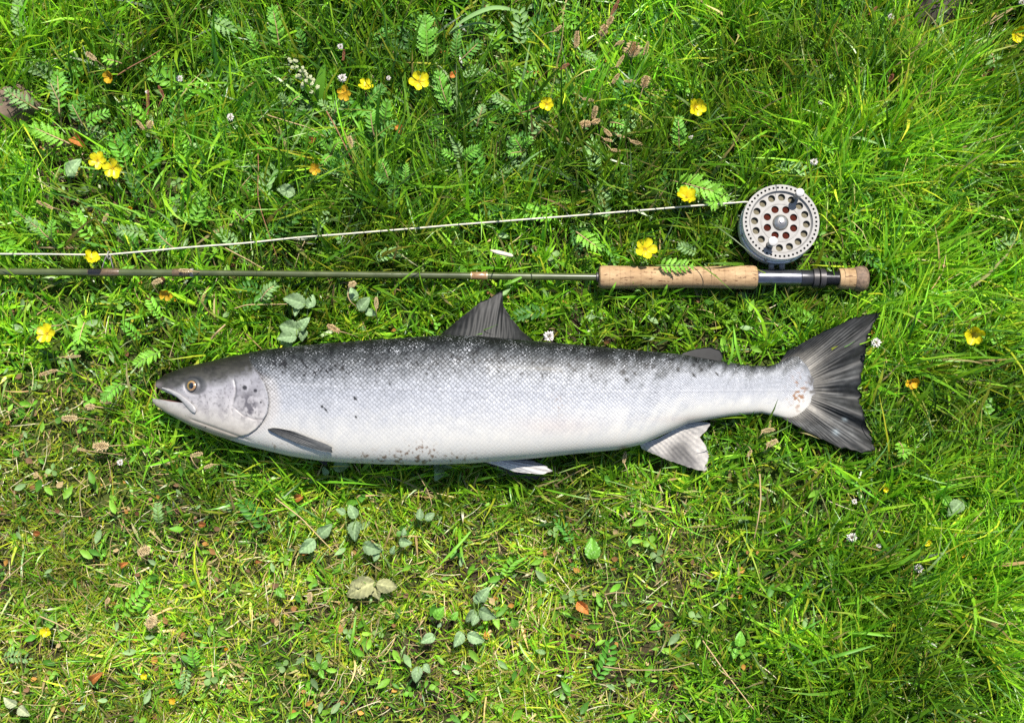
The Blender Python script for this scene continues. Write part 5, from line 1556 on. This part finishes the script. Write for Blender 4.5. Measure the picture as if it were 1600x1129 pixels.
for i, (x, y, sb, L, w, dg, mt, fl, lab) in enumerate(SEEDS):
    low = y > 560
    z = 0.034 if low else 0.052
    if 'on the rod' in lab: z = 0.046
    b = W(sb[0], sb[1], 0.018)
    h = W(x, y, z)
    t = thing('seed_head_stalk', (b[0], b[1], 0.0), lab, 'seed head', 'brown seed heads in the meadow')
    b0 = np.array([b[0], b[1], 0.0])
    me = seedhead_mesh('seed_head', L * PX, w * PX * (0.36 if y < 560 else 0.30), i, fl * 1.6, M[mt])
    o = link('seed_head', me, t)
    a = math.radians(dg)
    f = np.array([math.cos(a), math.sin(a), 0.12])
    forbid(strip_mask([(h - f * L * PX * .4)[:2], (h + f * L * PX * .4)[:2]], w * PX * 0.5), z - 0.006, False, 0.15)
    o.matrix_basis = orient(h - b0, f, (0, 0, 1), 1.0)
    end = h - f * L * PX * 0.45
    # the stem reaches the near end of the head
    e2 = h + f * L * PX * 0.45
    if np.linalg.norm(e2 - b) < np.linalg.norm(end - b): end = e2
    g = np.array([b[0], b[1], 0.0])
    path = bez(g - b0, (b + end) / 2 + [0, 0, 0.018] - b0, end - b0, 10)
    V, F = tube(path, 0.0006, 5)
    link('stem', mesh('stem', V, F, M['stem_tan'] if mt != 'seed_red' else M['stem_red']), t)

# small white blooms --------------------------------------------------
def bloom_mesh(name, mat, seed, n=26):
    rr = np.random.default_rng(seed)
    V, F = [], []
    k = 0
    for i in range(n):
        u = (i + .5) / n
        ph = math.acos(1 - 1.4 * u); a = i * 2.4
        d = np.array([math.sin(ph) * math.cos(a), math.sin(ph) * math.sin(a), math.cos(ph)])
        s = np.cross(d, [0.3, 0.2, 1.0]); s /= np.linalg.norm(s)
        l = rr.uniform(0.75, 1.1)
        V += [d * 0.25, d * l * 0.7 + s * 0.17, d * l, d * l * 0.7 - s * 0.17]
        F += [(k, k + 1, k + 2, k + 3)]
        k += 4
    return mesh(name, V, F, mat, smooth=False)
BLOOM = [bloom_mesh('flower_head', M['white_petal'], i) for i in range(3)]
WHITE = [
 (281, 123, 10, 'small pinkish white bloom right of the dark plantain spikes'),
 (360, 183, 11, 'small pinkish white bloom lower right of the other one, upper left'),
 (535, 122, 13, 'round white bloom above the withered orange flower'),
 (532, 73, 9, 'tiny white bloom on top of a red brown spike'),
 (607, 122, 7, 'tiny pale bloom between half hidden and open yellow flower'),
 (1272, 253, 11, 'pinkish white bloom above the reel'),
 (858, 525, 16, 'pale pink bloom right behind the dorsal fin'),
 (1369, 535, 14, 'pale pink bloom behind the upper tail lobe'),
 (1331, 839, 14, 'white bloom in the long grass below the tail'),
 (1335, 783, 8, 'small white bloom above the larger one below the tail'),
 (1435, 887, 13, 'white bloom beside the small yellow flower, lower right'),
 (1373, 852, 7, 'tiny white bloom between the two white blooms, lower right'),
 (1283, 160, 8, 'round cream bud in the long grass, upper right'),
 (1392, 26, 9, 'round pale green bud at the top right edge'),
 (230, 144, 6, 'tiny white bloom on the dark plantain spike'),
 (188, 722, 9, 'small white bloom under the round fluffy seed head'),
 (1597, 4, 10, 'white bloom in the very top right corner'),
 (1080, 215, 7, 'tiny pinkish bloom under the yellow flower left of the reel'),
]
for i, (x, y, d, lab) in enumerate(WHITE):
    z = 0.052 if y < 560 else 0.038
    b = W(x + random.uniform(-6, 6), y + 10, 0.0); h = W(x, y, z)
    t = thing('white_bloom', b.tolist(), lab, 'flower', 'small white blooms in the grass')
    forbid(strip_mask([h[:2] - 0.001, h[:2] + 0.001], d * PX * 0.5), z - 0.006, False, 0.1)
    o = link('flower_head', BLOOM[i % 3], t)
    o.matrix_basis = orient(h - b, (1, .2, 0), (random.uniform(-.3, .3), random.uniform(-.3, .1), 1), d * PX * 0.62)
    V, F = tube(bez(b - b, (h - b) * .5 + [0.002, 0, 0.01], h - b, 7), 0.0006, 5)
    link('stem', mesh('stem', V, F, M['stem_red']), t)

# cream flower spike ---------------------------------------------------
def cream_spike():
    b = W(505, 180, 0.0)
    t = thing('cream_flower_spike', b.tolist(), 'cream white flower spike with broad upright leaf near the top left', 'flower')
    p = bez(W(505, 180, 0.004), W(500, 150, 0.045), W(453, 92, 0.072), 24)
    forbid(strip_mask(p[8:, :2], 0.008), 0.045, False, 0.0)
    V, F = tube(p - b, np.linspace(0.0017, 0.0010, 24), 8)
    link('stem', mesh('stem', V, F, M['stem_green']), t)
    rr = np.random.default_rng(5)
    V, F = [], []
    k = 0
    me = []
    for s in range(2):
        V, F = [], []
        k = 0
        for i in range(9):
            a = i * 2.4
            c = np.array([0.28 * math.cos(a) * (i / 9) ** .5, 0.28 * math.sin(a) * (i / 9) ** .5, 0.25 - 0.1 * i / 9])
            r = 0.2
            for d in ((r, 0, 0), (0, r, 0), (-r, 0, 0), (0, -r, 0), (0, 0, r), (0, 0, -r)): V.append(c + np.array(d) * rr.uniform(.7, 1.2))
            for q in ((0, 1, 4), (1, 2, 4), (2, 3, 4), (3, 0, 4), (1, 0, 5), (2, 1, 5), (3, 2, 5), (0, 3, 5)): F.append(tuple(k + x for x in q))
            k += 6
        me.append(mesh('floret', V, F, M['cream'], smooth=False))
    for i in range(24):
        u = i / 23
        q = p[12] * (1 - u) + p[23] * u if False else p[13 + min(10, int(u * 10))]
        a = i * 2.4
        off = np.array([math.cos(a), math.sin(a) * 0.9, 0.25 + 0.3 * math.sin(a * 1.7)]) * 0.0088 * (1 - 0.45 * u)
        o = link('floret', me[i % 2], t)
        o.matrix_basis = orient(q + off - b, off / np.linalg.norm(off), (0.1, 0, 1), 0.0078 * (1.1 - 0.35 * u))
    # two broad leaves
    for (bs, md, tp, w) in [((498, 172), (496, 135), (508, 98), 0.0062), ((496, 164), (486, 150), (474, 126), 0.0040)]:
        q = bez(W(*bs, 0.02), W(*md, 0.050), W(*tp, 0.068), 10)
        V = []
        for i, c in enumerate(q):
            u = i / 9
            ww = w * (math.sin(math.pi * (0.12 + 0.88 * u)) ** 0.6) * (1 if u < 1 else 0)
            V += [c + [-ww, ww * .25, 0.001], c + [0, 0, -0.0008], c + [ww, -ww * .25, 0.001]]
        link('leaf', mesh('leaf', np.array(V) - b, grid_faces(10, 3), M['silver_bright']), t)
cream_spike()

# single blades and stalks that can be picked out ----------------------
def ribbon(name, pts, zs, w, mat, lab, cat, group=None, rnd=False):
    P = np.array([W(x, y, z) for (x, y), z in zip(pts, zs)])
    d = np.r_[0, np.cumsum(np.linalg.norm(np.diff(P, axis=0), axis=1))]
    tt = np.linspace(0, d[-1], 24)
    forbid(strip_mask(P[:, :2], w * 0.7), 0.5 * (min(zs) + max(zs)), False, 0.25)
    Q = np.stack([np.interp(tt, d, P[:, k]) for k in range(3)], -1)
    for _ in range(3): Q[1:-1] = (Q[:-2] + 2 * Q[1:-1] + Q[2:]) / 4
    b = Q[0].copy(); b[2] = 0
    if rnd:
        V, F = tube(Q - b, np.linspace(w / 2, w / 3.2, 24), 6)
        me = mesh(name, V, F, mat)
    else:
        V = []
        for i in range(24):
            u = i / 23
            T = Q[min(i + 1, 23)] - Q[max(i - 1, 0)]
            s = np.cross(T, [0, 0, 1.0]); s /= np.linalg.norm(s) + 1e-9
            ww = w / 2 * (0.55 + 0.9 * u) * (1 - u ** 3) + 0.0001
            V += [Q[i] + s * ww + [0, 0, ww * .5], Q[i], Q[i] - s * ww + [0, 0, ww * .5]]
        me = mesh(name, np.array(V) - b, grid_faces(24, 3), mat)
    return tag(link(name, me, None, Vector(b.tolist())), lab, cat, group)
ribbon('grass_blade', [(812, 20), (790, 13), (768, 12), (742, 22), (718, 36), (701, 53)], [.03, .058, .064, .064, .060, .052], 0.0060, M['silver_pale'], 'broad silvery blade arching under the top edge', 'grass blade', 'single blades that stand out')
ribbon('grass_blade', [(775, 40), (745, 36), (722, 42), (701, 54)], [.03, .05, .054, .050], 0.0034, M['silver_pale'], 'narrow pale blade under the broad silvery one', 'grass blade', 'single blades that stand out')
ribbon('grass_blade', [(810, 150), (820, 110), (828, 68)], [.03, .054, .056], 0.0032, M['silver_pale'], 'pale upright blade left of the brown seed heads', 'grass blade', 'single blades that stand out')
ribbon('grass_blade', [(575, 228), (562, 200), (548, 178)], [.03, .05, .052], 0.0030, M['silver_bright'], 'bright yellow green blade in the upper middle', 'grass blade', 'single blades that stand out')
ribbon('grass_blade', [(735, 830), (712, 856), (685, 884)], [.03, .04, .036], 0.0036, M['silver_bright'], 'pale straight blade below the middle of the salmon', 'grass blade', 'single blades that stand out')
ribbon('grass_blade', [(556, 962), (552, 990), (545, 1018)], [.03, .036, .03], 0.0036, M['silver_bright'], 'upright light blade below the crumpled dried leaves', 'grass blade', 'single blades that stand out')
ribbon('grass_blade', [(1262, 1037), (1320, 1020), (1370, 1006)], [.03, .05, .046], 0.0044, M['silver_green'], 'broad blade lying to the right, bottom right', 'grass blade', 'single blades that stand out')
ribbon('grass_blade', [(1325, 988), (1352, 988), (1395, 994)], [.034, .046, .044], 0.0038, M['silver_bright'], 'pale blade lying flat above the broad one, bottom right', 'grass blade', 'single blades that stand out')
ribbon('grass_blade', [(1320, 215), (1346, 216), (1375, 226)], [.034, .052, .048], 0.0042, M['silver_pale'], 'pale blade lying to the right above the reel', 'grass blade', 'single blades that stand out')
ribbon('grass_blade', [(1128, 590), (1144, 555), (1146, 515)], [.03, .052, .054], 0.0034, M['silver_bright'], 'bright upright blade right of the adipose fin', 'grass blade', 'single blades that stand out')
ribbon('grass_blade', [(1160, 575), (1150, 540), (1146, 508)], [.03, .056, .058], 0.0034, M['silver_bright'], 'bright blade crossing the tail root edge of the salmon', 'grass blade', 'single blades that stand out')
ribbon('grass_blade', [(815, 433), (800, 440), (786, 446)], [.045, .048, .044], 0.0042, M['silver_bright'], 'light blade just under the rod above the dorsal fin', 'grass blade', 'single blades that stand out')
ribbon('grass_blade', [(1208, 478), (1210, 462), (1212, 442)], [.03, .05, .056], 0.0024, M['silver_bright'], 'short green blade curling over the reel seat', 'grass blade', 'single blades that stand out')
ribbon('grass_blade', [(1036, 462), (1040, 452), (1043, 444)], [.03, .05, .054], 0.0046, M['silver_bright'], 'short green blade tip over the lower side of the cork grip', 'grass blade', 'single blades that stand out')
ribbon('grass_blade', [(952, 462), (958, 450), (963, 440)], [.03, .05, .053], 0.0036, M['silver_bright'], 'short green blade tip at the left end of the cork grip', 'grass blade', 'single blades that stand out')
ribbon('dry_stalk', [(1187, 740), (1189, 780), (1184, 815), (1178, 842)], [.04, .044, .044, .03], 0.0022, M['stem_tan'], 'tan bent stalk standing below the anal fin', 'stalk', 'dry stalks that stand out', True)
ribbon('dry_stalk', [(660, 800), (676, 790), (668, 765), (652, 738)], [.02, .04, .044, .04], 0.0012, M['stem_tan'], 'thin dry stalk in the shade under the salmon belly', 'stalk', 'dry stalks that stand out', True)
ribbon('dry_stalk', [(418, 180), (450, 190), (485, 200), (510, 216)], [.046, .052, .052, .04], 0.0017, M['stem_tan'], 'pale bent stalk under the cream flower spike', 'stalk', 'dry stalks that stand out', True)
ribbon('dry_stalk', [(505, 165), (525, 200), (545, 240), (556, 262)], [.05, .05, .044, .02], 0.0020, M['stem_red'], 'red brown stem running down from the cream flower spike', 'stalk', 'dry stalks that stand out', True)
ribbon('dry_stalk', [(810, 178), (830, 172), (848, 164)], [.044, .052, .054], 0.0016, M['stem_red'], 'pinkish stem leading to the crossed yellow flower', 'stalk', 'dry stalks that stand out', True)
ribbon('dry_stalk', [(402, 214), (404, 260), (402, 312), (418, 360), (434, 405)], [.02, .052, .054, .054, .03], 0.0014, M['stem_red'], 'long reddish stalk crossing the line in the left half', 'stalk', 'dry stalks that stand out', True)
ribbon('dry_stalk', [(183, 118), (205, 104), (232, 90), (258, 74)], [.054, .056, .054, .04], 0.0017, M['stem_red'], 'red brown stem rising right from the wilting flower', 'stalk', 'dry stalks that stand out', True)
ribbon('dry_stalk', [(430, 778), (470, 808), (505, 845), (522, 862)], [.034, .04, .040, .03], 0.0017, M['stem_tan'], 'dry stem carrying the left felted leaf pair', 'stalk', 'dry stalks that stand out', True)
ribbon('dry_stalk', [(440, 958), (480, 952), (508, 946), (530, 915)], [.03, .034, .036, .03], 0.0014, M['stem_tan'], 'pale bent stalk left of the crumpled dried leaves', 'stalk', 'dry stalks that stand out', True)
ribbon('dry_stalk', [(936, 1040), (985, 1046), (1040, 1046), (1080, 1036)], [.03, .036, .038, .03], 0.0016, M['stem_tan'], 'long tan stalk lying level near the bottom, right of centre', 'stalk', 'dry stalks that stand out', True)
ribbon('dry_stalk', [(1098, 1000), (1130, 1045), (1160, 1085), (1178, 1108)], [.03, .036, .036, .03], 0.0018, M['stem_tan'], 'tan stalk slanting to the bottom edge, right of centre', 'stalk', 'dry stalks that stand out', True)
ribbon('dry_stalk', [(945, 928), (958, 958), (968, 990), (975, 1010)], [.03, .038, .036, .03], 0.0015, M['stem_tan'], 'tan upright stalk below the young light leaf', 'stalk', 'dry stalks that stand out', True)
ribbon('dry_stalk', [(945, 928), (960, 925), (985, 926)], [.036, .036, .032], 0.0014, M['stem_tan'], 'short level stalk at the top of the tan upright one', 'stalk', 'dry stalks that stand out', True)
ribbon('dry_stalk', [(1480, 890), (1500, 906), (1518, 908), (1526, 902)], [.034, .038, .038, .034], 0.0018, M['stem_red'], 'curved red brown stalk in the lower right grass', 'stalk', 'dry stalks that stand out', True)
ribbon('dry_stalk', [(1503, 915), (1504, 930), (1494, 945), (1475, 948)], [.034, .04, .04, .034], 0.0022, M['stem_green'], 'yellow green hooked stalk in the lower right grass', 'stalk', 'dry stalks that stand out', True)
ribbon('dry_stalk', [(366, 482), (385, 476), (450, 475)], [.034, .042, .036], 0.0014, M['stem_tan'], 'straight tan stalk above the salmon head', 'stalk', 'dry stalks that stand out', True)
ribbon('dry_stalk', [(330, 530), (340, 518), (352, 507)], [.03, .04, .036], 0.0032, M['stem_tan'], 'short broad tan stalk above the salmon head', 'stalk', 'dry stalks that stand out', True)
ribbon('dry_stalk', [(352, 387), (368, 396), (384, 404), (412, 420)], [.046, .048, .046, .036], 0.0016, M['stem_tan'], 'pale stalk slanting from line to rod', 'stalk', 'dry stalks that stand out', True)
ribbon('dry_stalk', [(546, 448), (543, 462), (548, 472), (556, 478)], [.042, .044, .044, .036], 0.0018, M['stem_tan'], 'pale curved stem of the tan tuft under the rod', 'stalk', 'dry stalks that stand out', True)
ribbon('dry_stalk', [(1560, 20), (1540, 44), (1590, 8), (1500, 60)], [.04, .05, .056, .03], 0.0018, M['stem_tan'], 'brown stalk slanting up to the top right corner', 'stalk', 'dry stalks that stand out', True)
ribbon('dry_stalk', [(0, 912), (28, 888), (52, 868)], [.03, .034, .03], 0.0016, M['stem_tan'], 'tan stalk slanting up at the left edge of the turf', 'stalk', 'dry stalks that stand out', True)
ribbon('dry_stalk', [(62, 962), (90, 974), (120, 992)], [.03, .034, .03], 0.0018, M['stem_tan'], 'pale stalk in the turf right of the small yellow flower', 'stalk', 'dry stalks that stand out', True)

# pale chip of wood above the rod, stone at the left edge, dark lump at the top edge, rusty leaves
def lump(name, x, y, z, sx, sy, sz, mat, lab, cat, seed, rot=0.0, rough=0.25):
    n, m_ = 22, 32
    c = W(x, y, 0.0)
    V = []
    for i in range(n):
        th = math.pi * i / (n - 1)
        for j in range(m_):
            ph = 2 * math.pi * j / m_
            d = np.array([math.sin(th) * math.cos(ph), math.sin(th) * math.sin(ph), math.cos(th)])
            f = 1 + rough * (float(fbm(np.array(d[0] * 1.7 + d[2] * 1.1 + seed), np.array(d[1] * 1.7 - d[2] * .9 + seed * 3), seed, 4)) - 0.5) * 2
            q = np.sign(d) * np.abs(d) ** 0.8
            X, Y, Z = q[0] * sx * f, q[1] * sy * f, q[2] * sz * f
            V.append((X * math.cos(rot) - Y * math.sin(rot), X * math.sin(rot) + Y * math.cos(rot), Z + z))
    return tag(link(name, mesh(name, V, grid_faces(n, m_, True), mat), None, Vector(c.tolist())), lab, cat)
M['stone'] = simple_material('brown_stone', (0.13, 0.090, 0.062), rough=0.9, vary=0.45, nscale=45, bumps=0.7)
M['dark_wood'] = simple_material('dark_weathered_wood', (0.040, 0.029, 0.024), rough=0.85, vary=0.5, nscale=55, bumps=0.9)
forbid(strip_mask([W(1450, 22, .03)[:2], W(1475, -8, .03)[:2]], 0.022), 0.030, False, 0.35)
forbid(strip_mask([W(10, 176, .03)[:2], W(44, 172, .03)[:2]], 0.014), 0.026, False, 0.35)
lump('stone', 26, 172, 0.012, 0.036, 0.024, 0.028, M['stone'], 'brown stone half buried in the grass at the left edge', 'stone', 3, 0.3)
lump('stone', 2, 192, 0.006, 0.024, 0.020, 0.022, M['stone'], 'smaller tan stone cut by the left edge below the other', 'stone', 8, 0.8)
lump('weathered_wood', 1462, 10, 0.004, 0.050, 0.030, 0.036, M['dark_wood'], 'dark brown weathered lump behind the grass at the top right edge', 'wood', 5, 0.9)
M['chip'] = simple_material('pale_wood_chip', (0.55, 0.47, 0.36), rough=0.8, vary=0.3, nscale=120, bumps=0.4)
p = bez(W(766, 391, .046), W(784, 396, .050), W(803, 400, .047), 8)
V, F = tube(p - p[0] * [1, 1, 0], [0.0008, .002, .0026, .0028, .0028, .0026, .0024, .001], 8)
tag(link('wood_chip', mesh('wood_chip', V, F, M['chip']), None, (p[0][0], p[0][1], 0)), 'pale wood chip lying between fly line and rod', 'wood chip')
DEAD = [(126, 212, 26, 'rust coloured dead leaf below the dark silverweed rosette'), (488, 222, 20, 'bright orange dead leaf left of the fresh rosette, upper middle'), (628, 196, 22, 'orange dead leaf cluster below the open yellow flower'), (712, 122, 16, 'brown dead leaf right of the open yellow flower'), (478, 862, 16, 'orange dead leaf beside the left felted leaf pair'), (916, 938, 26, 'tan and orange dead leaf below the young light leaf'), (152, 1066, 22, 'orange pink dead leaf near the bottom left'), (318, 820, 14, 'orange dead leaf in the turf under the pectoral fin'), (194, 886, 14, 'dark red dead leaf in the turf, lower left'), (1406, 122, 16, 'brown dead leaf in the long grass, upper right'), (468, 780, 18, 'orange dead leaf in the shade edge left of the felted leaves'), (1136, 85, 18, 'orange dead leaf pair under the top edge right of the seed heads'), (1110, 18, 14, 'orange dead leaf at the top edge right of the seed heads'), (60, 834, 14, 'orange dead leaf at the left edge of the turf'), (404, 875, 10, 'small rust dead leaf left of the felted pair')]
DEADM = [oval_mesh('leaf', M['orange_leaf'], 1.4, 1.3, 21), oval_mesh('leaf', M['orange_leaf'], -1.2, 1.0, 22)]
for i, (x, y, s, lab) in enumerate(DEAD):
    b = W(x - s / 2, y, 0.024 if y > 560 else 0.034)
    a = random.uniform(-1, 1)
    o = link('dead_leaf', DEADM[i % 2])
    o.matrix_basis = orient(b, (math.cos(a), math.sin(a), 0.1), (random.uniform(-.3, .3), random.uniform(-.3, .3), 1), s * PX * 1.0)
    tag(o, lab, 'dead leaf', 'orange dead leaves')

# ------------------------------------------------------------------ grass and ground cover last, so that nothing grows through the things above
make_grass()
leaf_soup('clover', M['herb'], 'small round clover leaves low among the grass', 'clover', 4200, (0.005, 0.011), [(0.12, 0.30, 0.025), (0.08, 0.22, 0.02), (0.17, 0.35, 0.03), (0.16, 0.27, 0.08)], (0.006, 0.024),
          lambda f: 0.10 + 0.0 * f[2] + 0.15 * f[4], lobes=3, aspect=0.85)
leaf_soup('broad_herb_leaves', M['herb'], 'small oval green herb leaves low among the grass', 'herb leaves', 5200, (0.009, 0.022), [(0.11, 0.28, 0.02), (0.07, 0.20, 0.02), (0.16, 0.33, 0.03), (0.19, 0.30, 0.12)], (0.006, 0.026),
          lambda f: 0.25 + 0.15 * f[2] + 0.45 * f[4] - 0.2 * f[5], aspect=0.42)
leaf_soup('leaf_litter', M['dry'], 'brown and orange bits of dead leaf on the ground', 'leaf litter', 3000, (0.004, 0.012), [(0.20, 0.10, 0.035), (0.30, 0.15, 0.03), (0.14, 0.08, 0.04), (0.34, 0.25, 0.12), (0.10, 0.045, 0.02)], (0.003, 0.016),
          lambda f: 0.3 + 0.45 * f[2] + 0.2 * f[4], aspect=0.7)
leaf_soup('silverweed_leaves', M['herb'], 'feathery silverweed leaves growing all through the grass', 'silverweed', 2600, (0.0075, 0.0130), [(0.10, 0.29, 0.022), (0.07, 0.22, 0.02), (0.15, 0.37, 0.028), (0.17, 0.30, 0.10), (0.05, 0.17, 0.02), (0.05, 0.16, 0.02)], (0.020, 0.042),
          lambda f: 0.012 + 0.85 * np.exp(-(((f[0] - 600) / 380) ** 2 + ((f[1] - 150) / 170) ** 2)) + 0.12 * f[4] + 0.10 * (f[1] < 560) * (f[0] < 700), lobes=15, aspect=0.40, feather=3.6)
